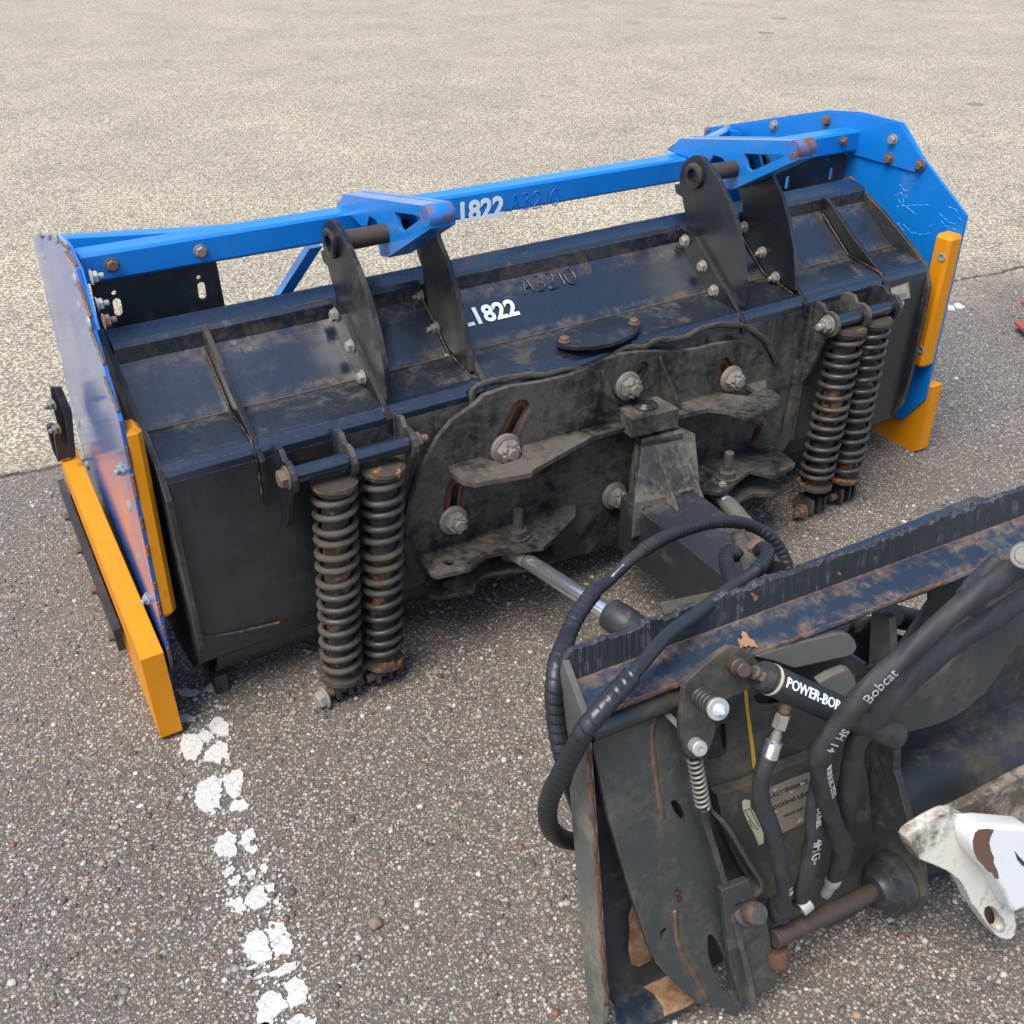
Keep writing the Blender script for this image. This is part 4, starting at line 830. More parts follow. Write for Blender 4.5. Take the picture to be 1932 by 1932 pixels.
# black corner bracket at the front of the left wing
prism('corner_bracket', many(PY, P_, [(345, -10), (392, -10), (455, 135), (482, 425), (450, 445), (418, 200)], .90), (0, .012, 0), M['coupdark'], wing)
prism('corner_bracket', many(PY, P_, [(322, -10), (345, -10), (415, 195), (447, 430), (370, 455), (345, 300), (370, 235), (335, 110)], .95), (0, .012, 0), M['coupdark'], wing)
prism('corner_bracket', many(PY, P_, [(298, 245), (320, 230), (385, 232), (445, 430), (368, 460), (340, 400)], 1.0), (0, .02, 0), M['coupdark'], wing)
for p in ((338, 95), (368, 245)): bolt('bolt', PY(P_, *p, .94), (-1, -.4, 0), .013, M['castle'], wing, 'nut')

# ================================================================== MOUNTING FRAME (swing post, arm, attachment plate)
mf = thing('mounting_frame', 'black mounting frame with swing post, arm and ragged edged attachment plate', 'mounting frame', (-.1, -.5, 0))
pt4 = [plane_pt(E_, *p, (0, 0, 1), .440) for p in [(920, 720), (960, 800), (1260, 735), (1130, 680)]]
mid = [PY(E_, 882, 1000, -.03), PY(E_, 918, 1130, -.20), PY(E_, 1290, 1060, -.20), Vector((.135, -.03, .335))]
low = [PY(E_, 858, 1390, -.03), PY(E_, 905, 1330, -.215), PY(E_, 1290, 1200, -.215), Vector((.12, -.03, .15))]
build('post', pt4 + mid + low, [(0, 1, 2, 3), (8, 9, 10, 11)] + [(i + k, (i + 1) % 4 + k, (i + 1) % 4 + k + 4, i + k + 4) for k in (0, 4) for i in range(4)], M['post'], mf)
box('post_cap', pt4[0] + Vector((-.004, .004, .001)), pt4[1] - pt4[0] + Vector((0, -.008, 0)), pt4[3] - pt4[0] + Vector((.010, 0, 0)), (0, 0, .012), M['post'], mf)
# arm
aL0, aL1, aR0, aR1, zt, zb = (-.078, -.13), (-.092, -.86), (.095, -.13), (.048, -.88), .335, .185
V = [(*aL0, zb), (*aL1, zb), (*aL1, zt), (*aL0, zt), (*aR0, zb), (*aR1, zb), (*aR1, zt), (*aR0, zt)]
build('arm', V, [(0, 1, 2, 3), (4, 5, 6, 7), (0, 1, 5, 4), (1, 2, 6, 5), (2, 3, 7, 6), (3, 0, 4, 7)], M['armblk'], mf)
fn = (mid[1] - pt4[1]).cross(mid[2] - mid[1]).normalized()
if fn.y > 0: fn = -fn
for (t2, b2) in (((1045, 862), (1118, 1205)), ((1185, 832), (1268, 1158))):
    p = plane_pt(E_, *t2, fn, fn.dot(pt4[1])); q = plane_pt(E_, *b2, fn, fn.dot(pt4[1]))
    prism('web_plate', [p, p + fn * .006, q + fn * .030, q], (.007, 0, 0), M['post'], mf)
tube('weld_bead', resample([Vector((-.075, -.20, .338)), Vector((.02, -.19, .339)), Vector((.10, -.2, .338))], .006), lambda s, th: .006 + .002 * math.sin(s * 300) , M['dirt'], mf, 8)
# grey plate on the arm beside the attachment plate
prism('stop_plate', [plane_pt(G_, *p, (0, 0, 1), .45) for p in [(870, 730), (890, 800), (1260, 700), (1300, 640), (1150, 672)]], (0, 0, -.012), M['coup'], mf)
prism('guard_plate', [plane_pt(I_, *p, (0, 0, 1), .685) for p in [(600, 560), (690, 500), (1180, 310), (1640, 125), (1800, 136), (2100, 60), (2100, 180), (1400, 300), (900, 470), (690, 560)]], (0, 0, -.01), M['plate'], mf)
def vv(u): return -.034 * u
# back sheet with its window
win = [PQ(K_, x, y, 0) for x, y in [(60, 500), (430, 345), (930, 160), (955, 175), (962, 240), (700, 640), (560, 760), (380, 880), (120, 700)]]
prism('back_sheet', [Q(-.008, .02, 0), Q(1.25, -.03, 0), Q(1.25, .66, 0), Q(.04, .70, 0), Q(-.002, .60, 0)], -QN * .008, M['coupdark'], mf, holes=[win])
# ragged top lip
us = np.arange(-.012, 1.25, .004); tv = []; lev = 0
for u in us:
    if random.random() < .35: lev = random.uniform(-.0042, .0042)
    tv.append(-.013 + vv(u) + lev * (.4 + .6 * min(1, u * 5)) + .0012 * math.sin(u * 90) - .006 * max(0, 1 - abs(u - .01) / .02) * 0)
tv[0] = .001; tv[1] = -.004; tv[2] = -.009
V = []; F = []
for u, t_ in zip(us, tv):
    jit = random.uniform(-.0012, .0012)
    V += [Q(u, t_, .001 + jit), Q(u, t_ - .002, -.006), Q(u, t_ + .001, -.012 + jit), Q(u, .038 + vv(u), -.012), Q(u, .038 + vv(u), .001)]
m_ = len(us)
for i in range(m_ - 1):
    for k in range(5): F.append((i * 5 + k, i * 5 + (k + 1) % 5, (i + 1) * 5 + (k + 1) % 5, (i + 1) * 5 + k))
F += [tuple(range(5)), tuple((m_ - 1) * 5 + k for k in range(5))]
build('ragged_lip', V, F, M['lip'], mf)
# ledge below the lip with its rusty outer edge
V = []; F = []; us2 = np.arange(-.010, 1.25, .01)
for u in us2:
    e = random.uniform(-.0008, .0008)
    V += [Q(u, .034 + vv(u), .001), Q(u, .063 + vv(u) + e, .052 + e), Q(u, .0685 + vv(u), .054 + e), Q(u, .072 + vv(u), .050), Q(u, .045 + vv(u), .001)]
m_ = len(us2)
for i in range(m_ - 1):
    for k in range(5): F.append((i * 5 + k, i * 5 + (k + 1) % 5, (i + 1) * 5 + (k + 1) % 5, (i + 1) * 5 + k))
F += [tuple(range(5)), tuple((m_ - 1) * 5 + k for k in range(5))]
M['ledge'] = metal('rust_lined_ledge', (.008, .014, .024), .32, dust=.36, dustcol=(.09, .08, .06), rust=.36, rustcol=(.26, .12, .055), wear=.8, bump=.4, spec=.8, dscale=14,
    bands=((Q(0, .064, .052), Q(1.2, .064 - .0408, .052), .014), (Q(0, .040, .006), Q(1.2, -.001, .006), .012)), bandcol=(.19, .12, .07), band_op=.5)
build('top_ledge', V, F, M['ledge'], mf)
random.seed(11)
rustrun = []
for (u0, u1) in ((.035, .17), (.335, .36), (.55, .64), (.72, .9)):
    pa = [Q(u, .0655 + vv(u) + random.uniform(-.001, .001), .0535) for u in np.arange(u0, u1, .006)]
    tube('rust_edge', pa, lambda s, th: .0022 + .0013 * math.sin(s * 260), M['rusty'], mf, 7)
def blob(name, c, r, mat, n_, parent, squash=.15, lab=None):
    """thin flaked scab lying on a surface with normal n_"""
    a, b = frame_of(n_); pts = []; k = 26
    for i in range(k):
        t = 2 * math.pi * i / k; rr = r * (.8 + .22 * math.sin(t * 3 + r * 900) + random.uniform(-.16, .16)); pts.append(c + (a * math.cos(t) + b * math.sin(t) * .7) * rr)
    return prism(name, pts, Vector(n_) * .0012, mat, parent, label=lab)
ln = (QU * .87 + QN * .5).normalized()
def on_ledge(u, w): return Q(u, .034 + vv(u) + .029 * (w / .052), w + .0005)
for (x, y, r, m_) in ((1690, 250, .017, 'flake'), (1650, 275, .009, 'flake'), (1760, 285, .009, 'decal')):
    p = PQ(H_, x, y, .035); blob('rust_scab', p + QU * .003, r, M[m_], ln, mf)
for (x, y, r) in ((1150, 165, .010), (430, 690, .008), (640, 880, .006), (950, 685, .003), (990, 660, .0025), (850, 770, .003), (1890, 345, .014), (900, 560, .004)):
    p = PQ(I_ if x != 1150 else H_, x, y, .02); blob('rust_scab', p + ln * .002, r, M['flake'] if x > 1800 else M['rusty'], ln, mf)
# side flange
fl_ = [(0, -.002), (.052, .060), (.050, .60), (.040, .655), (.0, .725), (-.006, .70), (-.012, .61), (-.012, .02)]
prism('side_flange', [Q(-.013, v, wd) for wd, v in fl_], QR * .010, M['flange'], mf)
tube('rust_edge', [Q(-.008 + .001 * math.sin(k), .062 + k * .01, .0505) for k in range(55)], lambda s, th: .0034 + .0016 * math.sin(s * 120), M['rusty'], mf, 7)
# bottom ledge
fp = [PZ(L_, x, y, .045) for x, y in [(440, 1480), (620, 1395), (760, 1335), (960, 1500), (1110, 1680), (1040, 1725), (860, 1800), (640, 1900), (480, 1960)]]
prism('bottom_ledge', fp, (0, 0, -.012), M['plate'], mf)
random.seed(5)
ru = [PZ(L_, x, y, .0465) for x, y in [(640, 1425), (700, 1380), (765, 1340), (860, 1440), (960, 1505), (1035, 1590), (1105, 1680), (1040, 1722), (860, 1795), (850, 1720), (815, 1670), (770, 1610), (690, 1560), (650, 1500)]]
prism('rust_plate', ru, (0, 0, -.0012), M['rustpatch'], mf)
prism('rust_plate', [PQ(L_, x, y, .012) for x, y in [(600, 895), (640, 930), (690, 1080), (760, 1290), (740, 1340), (650, 1390), (590, 1370), (565, 1250), (575, 1100), (570, 980)]], QN * .001, M['rustpatch'], mf)

# ---- angle cylinders between swing plate and frame
def angle_cyl(a, b, rr, br, split, cyl_label, chrome=True):
    c = thing('hydraulic_cylinder', cyl_label, 'hydraulic cylinder', a, 'angle cylinders of the plow')
    a, b = Vector(a), Vector(b); d = (b - a); L = d.length; d.normalize()
    lathe('rod_eye', a - Vector((0, 0, .022)), (0, 0, 1), [(0, .020), (.004, .024), (.040, .024), (.044, .020)], M['rusty'], c, 20)
    cyl('rod', a + d * .045, a + d * split, rr, M['chrome'], c, 28)
    cyl('rod_collar', a + d * .018, a + d * .062, rr + .0006, M['castle'], c, 24)
    lathe('barrel', a + d * split, d, [(0, br * .80), (.004, br * .97), (.008, br), (.060, br * 1.0), (.064, br * .93), (.075, br * .93), (L - split, br * .93)], M['coupdark'] if chrome else M['bar'], c, 30)
    return c
angle_cyl((-.352, -.060, .237), (-.215, -.86, .250), .0195, .0370, .335, 'left hydraulic cylinder with long bright chrome rod pushed out')
angle_cyl((.262, -.060, .232), (.075, -.80, .240), .0195, .0225, .115, 'right hydraulic cylinder drawn in with its dusty barrel at the plate', False)

# ---- hydraulic hoses to the plow
def hose_thing(label, pts, r, mat, name='hydraulic_hose', group='hydraulic hoses of the plow', wrap=(0, 9), pitch=.0125, core=None):
    r *= 1.22; path = catmull([plane_pt(z, x, y, (0, 1, 0), Y) for z, x, y, Y in pts], 12); h = thing(name, label, 'hose', path[0], group)
    tube('hose', resample(path, .006), r * .86, M['fabric'] if core is None else M[core], h, 14, uv=core is None)
    fine = resample(path, .0016); L = (len(fine) - 1) * .0016
    a, b = int(wrap[0] / .0016), min(len(fine), int(wrap[1] / .0016))
    tube('spiral_wrap', fine[a:b], spiral_wrap(r, pitch), mat, h, 18); return h, path
p1 = [(G_, 1600, 540, -.66), (G_, 1565, 450, -.64), (G_, 1500, 360, -.62), (G_, 1400, 300, -.60), (G_, 1280, 272, -.60), (G_, 1150, 278, -.61), (G_, 1000, 320, -.63), (G_, 850, 385, -.66), (G_, 700, 490, -.69), (G_, 575, 610, -.69), (G_, 480, 690, -.73), (G_, 400, 800, -.77), (G_, 345, 910, -.80),
      (H_, 300, 270, -.84), (H_, 245, 400, -.87), (H_, 225, 560, -.89), (H_, 222, 720, -.90), (H_, 238, 880, -.91), (H_, 258, 1000, -.92), (H_, 292, 1130, -.93), (H_, 340, 1280, -.925), (H_, 372, 1400, -.91), (H_, 420, 1530, -.87)]
h1, path1 = hose_thing('long black spiral wrapped hose arching over the arm and down outside the plate', p1, .0098, M['rubber'], wrap=(0, .50), core='rubber')
fine = resample(path1, .0016); k0 = int(.66 / .0016)
tube('spiral_wrap', fine[k0:], spiral_wrap(.0130, .0155), M['rubber'], h1, 18)
dd_ = Vector((-1, -.6, .8)).normalized()
prism('white_stripe', [p + dd_ * .0106 for p in fine[int(.52 / .0016):int(.64 / .0016):6]] + [p + dd_ * .0103 + Vector((.0022, -.001, .001)) for p in reversed(fine[int(.52 / .0016):int(.64 / .0016):6])], (0, 0, .0003), M['ink'], h1)
p2 = [(G_, 1430, 440, -.74), (G_, 1460, 425, -.76), (G_, 1480, 460, -.79), (G_, 1440, 530, -.82), (G_, 1350, 590, -.85), (G_, 1270, 650, -.89), (G_, 1100, 780, -.93), (H_, 1090, 190, -.96), (H_, 900, 400, -.985), (H_, 790, 530, -.995), (H_, 610, 730, -1.005), (H_, 470, 900, -1.005), (H_, 380, 1060, -.995), (H_, 300, 1210, -.98), (H_, 215, 1370, -.96), (H_, 172, 1520, -.945), (H_, 190, 1650, -.93), (H_, 270, 1735, -.91), (H_, 380, 1765, -.88), (H_, 520, 1770, -.84)]
h2, path2 = hose_thing('black hose with bare shiny middle crossing the ledge and looping left', p2, .0100, M['rubber'], wrap=(0, .150), core='rubber')
fine2 = resample(path2, .0016); tube('spiral_wrap', fine2[int(.58 / .0016):], spiral_wrap(.0138, .0150), M['rubber'], h2, 18)
h3, _ = hose_thing('short dusty spiral wrapped hose rising on top of the arm', [(G_, 1310, 330, -.60), (G_, 1335, 400, -.62), (G_, 1365, 480, -.66), (G_, 1390, 560, -.72), (G_, 1400, 640, -.78)], .0125, M['rubber2'], pitch=.016)
h4, _ = hose_thing('short black hose bent tightly just left of the dusty one', [(G_, 1310, 470, -.66), (G_, 1275, 438, -.64), (G_, 1245, 470, -.66), (G_, 1255, 540, -.70), (G_, 1290, 620, -.76), (G_, 1330, 700, -.80)], .0110, M['rubber'], pitch=.014)
fit = thing('hose_fitting', 'pale rusty hose fitting on the arm beside the tangled hoses', 'fitting', PY(G_, 1430, 425, -.72))
lathe('fitting_ring', PY(G_, 1425, 425, -.73), (-.3, .5, .6), [(0, .012), (.004, .0165), (.012, .0165), (.016, .012)], M['rustbolt'], fit, 18)
prism('bracket_tab', [PY(G_, *p, -.80) for p in [(1480, 500), (1560, 495), (1610, 525), (1570, 545), (1530, 560), (1480, 575), (1460, 540)]], (0, .006, 0), M['coup'], fit)

# ================================================================== LOADER COUPLER
cp = thing('loader_coupler', 'worn grey loader coupler with rusty lever bracket, springs and power cylinder', 'loader coupler', Q(.3, .7, .1))
def pq(z, pts, wd): return [PQ(z, x, y, wd) for x, y in pts]
# slanted cheek plane
_cd = (-QU * .6 + QN * .055).normalized(); CN = QR.cross(-_cd)
if CN.dot(QN) < 0: CN = -CN
def PC(z, x, y, off=0): return plane_pt(z, x, y, CN, CN.dot(Q(0, .1, .030)) + off)
def pc_(z, pts, off=0): return [PC(z, x, y, off) for x, y in pts]
cyl('top_bar', Q(.005, .100, .030), Q(.26, .090, .030), .019, M['coup'], cp, 28)
ch_out = pc_(H_, [(512, 1030), (545, 985), (620, 900), (720, 790), (880, 770), (1000, 765), (1055, 770), (1110, 830), (1160, 960), (1200, 1150), (1250, 1380), (1330, 1650)]) + \
         pc_(L_, [(1245, 552), (1300, 760), (1400, 1130), (1480, 1450), (1508, 1650), (1492, 1740), (1450, 1790), (1400, 1765), (1280, 1705), (1110, 1685), (930, 1520), (800, 1370), (740, 1250), (670, 1040), (600, 830), (500, 500), (400, 150)])
hol = [pc_(L_, [(912, 60), (925, 38), (955, 36), (990, 75), (1020, 130), (1038, 185), (1032, 212), (1000, 195), (955, 140)]),
       pc_(L_, [(1212, 1150), (1232, 1128), (1258, 1140), (1310, 1215), (1362, 1330), (1398, 1470), (1412, 1600), (1395, 1622), (1330, 1570), (1262, 1430), (1218, 1290)]),
       pc_(L_, [(825, 1150), (830, 1105), (860, 1078), (888, 1080), (880, 1125), (850, 1165)])]
M['cheek'] = metal('cheek_plate_steel', (.024, .030, .031), .42, base2=(.042, .048, .047), dust=.46, dustcol=(.095, .080, .058), rust=.22, rustcol=(.15, .07, .035), wear=.8, bump=.35, spec=.5,
    bands=((PC(H_, 1010, 800), PC(L_, 900, 655), .016), (PC(L_, 950, 930), PC(L_, 1010, 1300), .010), (PC(L_, 1010, 1290), PC(L_, 1220, 1680), .012), (PC(H_, 560, 1000), PC(H_, 1010, 800), .022)))
prism('cheek_plate', ch_out, CN * -.010, M['cheek'], cp, holes=hol)
back_ = [p - CN * .05 for p in ch_out]
prism('cheek_backing', [Q(.10, .12, .006), Q(.22, .12, .006), Q(.33, .62, .010), Q(.24, .66, .012), Q(.16, .62, .008)], QN * .004, M['coupdark'], cp)
# curved rib along its inner edge
rb = catmull(pc_(H_, [(1058, 772), (1115, 860), (1165, 985), (1200, 1150), (1250, 1380), (1330, 1650)]) + pc_(L_, [(1245, 552), (1300, 760), (1400, 1130), (1485, 1480), (1505, 1660)]), 6)
V = []; F = []
for i, p in enumerate(rb):
    d = (rb[min(i + 1, len(rb) - 1)] - rb[max(i - 1, 0)]).normalized(); s = d.cross(CN).normalized(); hgt = .030 * min(1, (i + 1) / 6)
    V += [p - s * .0045, p + s * .0045, p + s * .0045 + CN * hgt, p - s * .0045 + CN * hgt]
for i in range(len(rb) - 1):
    for k in range(4): F.append((i * 4 + k, i * 4 + (k + 1) % 4, (i + 1) * 4 + (k + 1) % 4, (i + 1) * 4 + k))
F += [(0, 1, 2, 3), tuple((len(rb) - 1) * 4 + k for k in range(4))]
build('cheek_rib', V, F, M['coup'], cp)
# raised rusty weld seams down the cheek
tube('weld_seam', resample(catmull(pc_(L_, [(950, 930), (965, 1150), (1010, 1300), (1090, 1430), (1170, 1580), (1210, 1660)]), 8), .004), lambda s, th: .0042 + .001 * math.sin(s * 150) * math.sin(s * 61), M['cheek'], cp, 8, flat=.5, flatdir=CN)
tube('weld_seam', resample(catmull(pc_(H_, [(1030, 790), (990, 830), (970, 960), (985, 1150), (1010, 1350), (1050, 1600)]), 8), .004), lambda s, th: .0045 + .001 * math.sin(s * 90), M['cheek'], cp, 8, flat=.4, flatdir=CN)
# middle panel
prism('middle_panel', pq(J_, [(20, 560), (300, 500), (640, 420), (1380, 560), (1480, 1100), (1520, 1500), (1500, 1932), (1300, 2150), (700, 2150), (300, 1932), (170, 1100)], .014), -QN * .006, M['coup'], cp,
      holes=[pq(J_, [(400, 740), (430, 695), (462, 690), (472, 740), (480, 860), (470, 905), (435, 935), (360, 955), (336, 945), (350, 880)], .014), pq(J_, [(662, 495), (700, 470), (800, 500), (860, 545), (800, 562), (720, 560), (685, 540)], .014)])
prism('yellow_drip', pq(H_, [(1664, 600), (1690, 590), (1702, 760), (1738, 1000), (1756, 1150), (1745, 1215), (1732, 1205), (1716, 1050), (1690, 850), (1672, 700)], .0148), QN * .0006, M['yellow'], cp)
# lower panel where the stickers sit, in front of the middle panel
prism('lower_panel', pq(J_, [(405, 1200), (640, 1130), (870, 1010), (1090, 930), (1250, 1150), (1350, 1700), (1100, 1932), (700, 1932), (560, 1700), (470, 1500)], .040), -QN * .02, M['coupr'], cp)
st = prism('warning_sticker', pq(J_, [(785, 1145), (930, 1085), (1085, 1028), (1075, 1200), (1045, 1390), (960, 1430), (870, 1472), (800, 1340), (765, 1200)], .0412), QN * .0008, M['decalgrey'], cp)
tx = (PQ(J_, 1045, 1105, .0422) - PQ(J_, 780, 1215, .0422)); ty = PQ(J_, 895, 1140, .0422) - PQ(J_, 915, 1195, .0422)
letters('sticker_text', 'FULLY ENGAGE', (PQ(J_, 785, 1215, .0424) + PQ(J_, 1025, 1110, .0424)) / 2, tx, ty, .0085, M['inkdark'], st, .012)
letters('sticker_text', 'LOCKING LEVERS', PQ(J_, 945, 1235, .0424), tx, ty, .0085, M['inkdark'], st, .012)
letters('sticker_text', 'WEDGES MUST', PQ(J_, 950, 1325, .0424), tx, ty, .0045, M['inkdark'], st, .008)
for x, y, r in ((815, 1165, .004), (1010, 1120, .005), (995, 1385, .007), (825, 1320, .003), (935, 1180, .003)): blob('peeled_spot', PQ(J_, x, y, .0424), r, M['decal'], QN, st)
s2_ = prism('pictogram_sticker', pq(J_, [(580, 1250), (600, 1232), (640, 1238), (642, 1290), (668, 1320), (735, 1470), (736, 1545), (700, 1560), (668, 1480), (610, 1370), (585, 1300)], .0412), QN * .0008, M['decal'], cp)
for a, b in (((600, 1310), (690, 1450)), ((690, 1450), (700, 1440)), ((640, 1300), (705, 1430)), ((600, 1312), (640, 1300)), ((630, 1380), (660, 1440))):
    p, q = PQ(J_, *a, .0424), PQ(J_, *b, .0424); e = (q - p).normalized().cross(QN) * .0007
    prism('print_line', [p - e, p + e, q + e, q - e], QN * .0003, M['inkdark'], s2_)
# lever guide: bent strip with open middle
gp = catmull(pq(L_, [(1225, 100), (1300, 200), (1400, 370), (1500, 530), (1540, 590), (1548, 650), (1510, 700), (1420, 735), (1335, 775)], .060), 5)
V = []; F = []
for i, p in enumerate(gp):
    d = (gp[min(i + 1, len(gp) - 1)] - gp[max(i - 1, 0)]).normalized(); s = d.cross(QN).normalized()
    V += [p - s * .003, p + s * .003, p + s * .003 + QN * .035, p - s * .003 + QN * .035]
for i in range(len(gp) - 1):
    for k in range(4): F.append((i * 4 + k, i * 4 + (k + 1) % 4, (i + 1) * 4 + (k + 1) % 4, (i + 1) * 4 + k))
F += [(0, 1, 2, 3), tuple((len(gp) - 1) * 4 + k for k in range(4))]
build('lever_guide', V, F, M['coup'], cp)
prism('foot_plate', pq(L_, [(1330, 775), (1440, 730), (1545, 690), (1590, 800), (1640, 930), (1700, 1050), (1745, 1300), (1785, 1520), (1700, 1590), (1560, 1650), (1490, 1690), (1400, 1400)], .095), -QN * .012, M['coup'], cp)
o_ = PQ(L_, 1480, 925, .080)
lathe('pin_boss', o_, (PQ(L_, 1640, 968, .125) - o_), [(0, .0235), (.020, .0235), (.022, .0175), (.048, .0175), (.051, .0155), (.052, .010)], M['coup'], cp, 30)
# lever bracket with spring bolt and pins
lb = prism('lever_bracket', pq(H_, [(1562, 288), (1500, 320), (1360, 430), (1238, 545), (1212, 600), (1205, 720), (1182, 860), (1188, 980), (1222, 1090), (1278, 1138), (1345, 1130), (1395, 1080), (1440, 960), (1450, 880), (1418, 815), (1460, 720), (1560, 670), (1720, 600), (1790, 530), (1800, 430), (1740, 365), (1650, 300)], .085), -QN * .010, M['coupr'], cp)
o_ = PQ(H_, 1325, 655, .085); ax = PQ(H_, 1480, 765, .150) - o_; La = ax.length
pr = [(0, .0150)]
for k in range(5): s0 = .004 + k * (La - .012) / 5; pr += [(s0, .0138), (s0 + .002, .0156), (s0 + (La - .012) / 5 - .003, .0156), (s0 + (La - .012) / 5 - .0008, .0138)]
pr += [(La - .008, .0140)]
sb = lathe('spring_bolt', o_, ax, pr, M['spring'], cp, 30)
lathe('washer', o_ + ax.normalized() * (La - .007), ax, [(0, .0145), (.001, .0158), (.004, .0158), (.005, .0148)], M['steelcap'], sb, 28)
bolt('nut', o_ + ax.normalized() * (La - .002), ax, .0070, M['zinc'], sb, 'nut')
an = ax.normalized()
for x, y, r, L0 in ((1290, 1025, .0118, .022),): lathe('pin', PQ(H_, x, y, .085), an, [(0, r), (L0 - .002, r), (L0, r - .002), (L0 + .0005, .004), (L0 - .002, .003)], M['steelcap'], cp, 26)
lathe('pin', PQ(H_, 1590, 415, .085), an, [(0, .0125), (.018, .0125), (.020, .0105), (.0345, .0105), (.036, .009)], M['rustpin'], cp, 26)
lathe('pin', PQ(H_, 1750, 475, .100), an, [(0, .009), (.018, .009), (.020, .0070), (.026, .0070), (.027, .005)], M['rustbolt'], cp, 20)
# small return spring
a_, b_ = PQ(H_, 1290, 1130, .072), PQ(H_, 1362, 1540, .072); d = (b_ - a_).normalized(); e1, e2 = frame_of(d); Ls = (b_ - a_).length
rod_ = cyl('spring_rod', a_, b_ + d * .06, .0052, M['coupdark'], cp, 14)
tube('return_spring', [a_ + d * (Ls * .9 * i / 220) + (e1 * math.cos(i * 2 * math.pi / 22) + e2 * math.sin(i * 2 * math.pi / 22)) * .0098 for i in range(221)], .0024, M['castle'], rod_, 7)
cyl('spring_sleeve', a_ + d * Ls * .92, b_ + d * .03, .0085, M['coupdark'], cp, 16)
# flat bars
for nm, pts, wd in (('flat_bar', [(440, 1016), (600, 965), (760, 926), (890, 895), (945, 898), (985, 922), (1000, 960), (985, 995), (955, 1014), (800, 1048), (655, 1080), (540, 1040)], .055), ('flat_bar', [(790, 1168), (850, 1132), (940, 1095), (968, 1102), (988, 1130), (1000, 1190), (1000, 1260), (920, 1290), (860, 1240)], .060)):
    prism(nm, pq(I_, pts, wd), (QU * .35 - QN * .9).normalized() * .014 , M['bar'], cp)
# power cylinder with lettering
a_, b_ = PQ(I_, 462, 1118, .115), PQ(I_, 1130, 1420, .135); ax = (b_ - a_); La = ax.length; an2 = ax.normalized()
pcy = lathe('power_cylinder', a_, ax, [(0, .012), (.001, .0205), (.006, .0225), (.012, .0225), (.013, .0212), (.017, .0212), (.018, .0225), (La + .035, .0225)], M['coupdark'], cp, 36)
lathe('end_ring', a_ + an2 * .0185, ax, [(0, .0226), (.001, .0232), (.005, .0232), (.006, .0226)], M['decal'], pcy, 30)
lathe('rod_clevis', a_ - an2 * .014, ax, [(0, .008), (.002, .0105), (.018, .0105)], M['coup'], pcy, 20)
side_ = (QU * .55 + QN * 1.0).normalized()
letters_on_tube('cylinder_text', 'POWER-BOB', [a_ + ax * (i / 40) for i in range(41)] + [b_ + an2 * .06], .030 + .056, .0225, side_, .0150, M['ink'], pcy, .012, 1, .95)
# hoses of the loader, each a thing of its own
def sleeve_hose(label, pts, r, text=(), flat=.85, ferr=True):
    P0 = [PQ(z, x, y, wd) for z, x, y, wd in pts]; path = resample(catmull(P0, 12), .004)
    h = thing('hydraulic_hose', label, 'hose', path[0], 'sleeved hydraulic hoses of the loader')
    ph = random.uniform(0, 9)
    tube('woven_sleeve', path, lambda s, th: r * (1 + .07 * math.sin(s * 33 + ph + math.sin(th)) + .05 * math.sin(3 * th + s * 55) + .05 * math.sin(th * 2 + s * 19 + ph) + .02 * math.sin(5 * th + s * 140)), M['fabric'], h, 28, uv=True, flat=flat, flatdir=QN)
    for (s, s0, hh, fl, mt, ws) in text: letters_on_tube('hose_text', s, path, s0, r * 1.03, side_, hh, M[mt], h, .006, fl, ws)
    return h, path
hA, pA = sleeve_hose('thick woven black hose with white lettering sweeping from the upper right', [(I_, 2120, 350, .23), (I_, 1960, 480, .22), (I_, 1700, 645, .21), (I_, 1450, 850, .20), (I_, 1250, 1025, .19), (I_, 1050, 1215, .18), (I_, 925, 1375, .165), (J_, 1150, 880, .15), (J_, 1135, 1000, .14), (J_, 1165, 1150, .13), (J_, 1200, 1300, .12), (J_, 1245, 1450, .11), (J_, 1300, 1580, .10), (J_, 1285, 1700, .09), (J_, 1250, 1775, .08)], .0170,
    [('Bobcat', .325, .0145, -1, 'inkgrey', 1.0), ('SH 14', .425, .013, 1, 'inkgrey', 1.0), ('MSHA IC-293/1', .525, .0115, 1, 'inkgrey', .82)])
lathe('ferrule', pA[-1], pA[-1] - pA[-3], [(0, .0115), (.002, .013), (.022, .013), (.024, .010), (.06, .009)], M['steelcap'], hA, 20)
hB, pB = sleeve_hose('plain woven black hose running just under the lettered one', [(I_, 2120, 560, .20), (I_, 1930, 690, .19), (I_, 1700, 840, .18), (I_, 1500, 975, .17), (I_, 1300, 1140, .16), (I_, 1150, 1310, .15), (J_, 1420, 800, .13), (J_, 1370, 950, .12), (J_, 1345, 1100, .11), (J_, 1330, 1250, .10), (J_, 1320, 1400, .08)], .0180)
hE, pE = sleeve_hose('upper woven hose partly hidden behind the two sweeping hoses', [(K_, 1600, -150, .14), (K_, 1450, 10, .14), (K_, 1350, 100, .15), (K_, 1270, 185, .17)], .0135)
hC, pC = sleeve_hose('woven hose lettered 4HG hanging down left of the thick lettered hose', [(J_, 1130, 1080, .10), (J_, 1105, 1200, .11), (J_, 1085, 1350, .11), (J_, 1085, 1480, .11), (J_, 1070, 1620, .11), (J_, 1045, 1760, .11), (J_, 1000, 1890, .105), (M_, 400, 830, .10), (M_, 370, 880, .095)], .0135, [('BOUNEL', .055, .010, 1, 'inkgrey', .9), ('4HG-', .125, .017, 1, 'inkgrey', .9)])
lathe('ferrule', PQ(M_, 385, 905, .105), QR * .9 + QU * .35, [(0, .0115), (.002, .0125), (.018, .0125), (.02, .0105)], M['steelcap'], hC, 20)
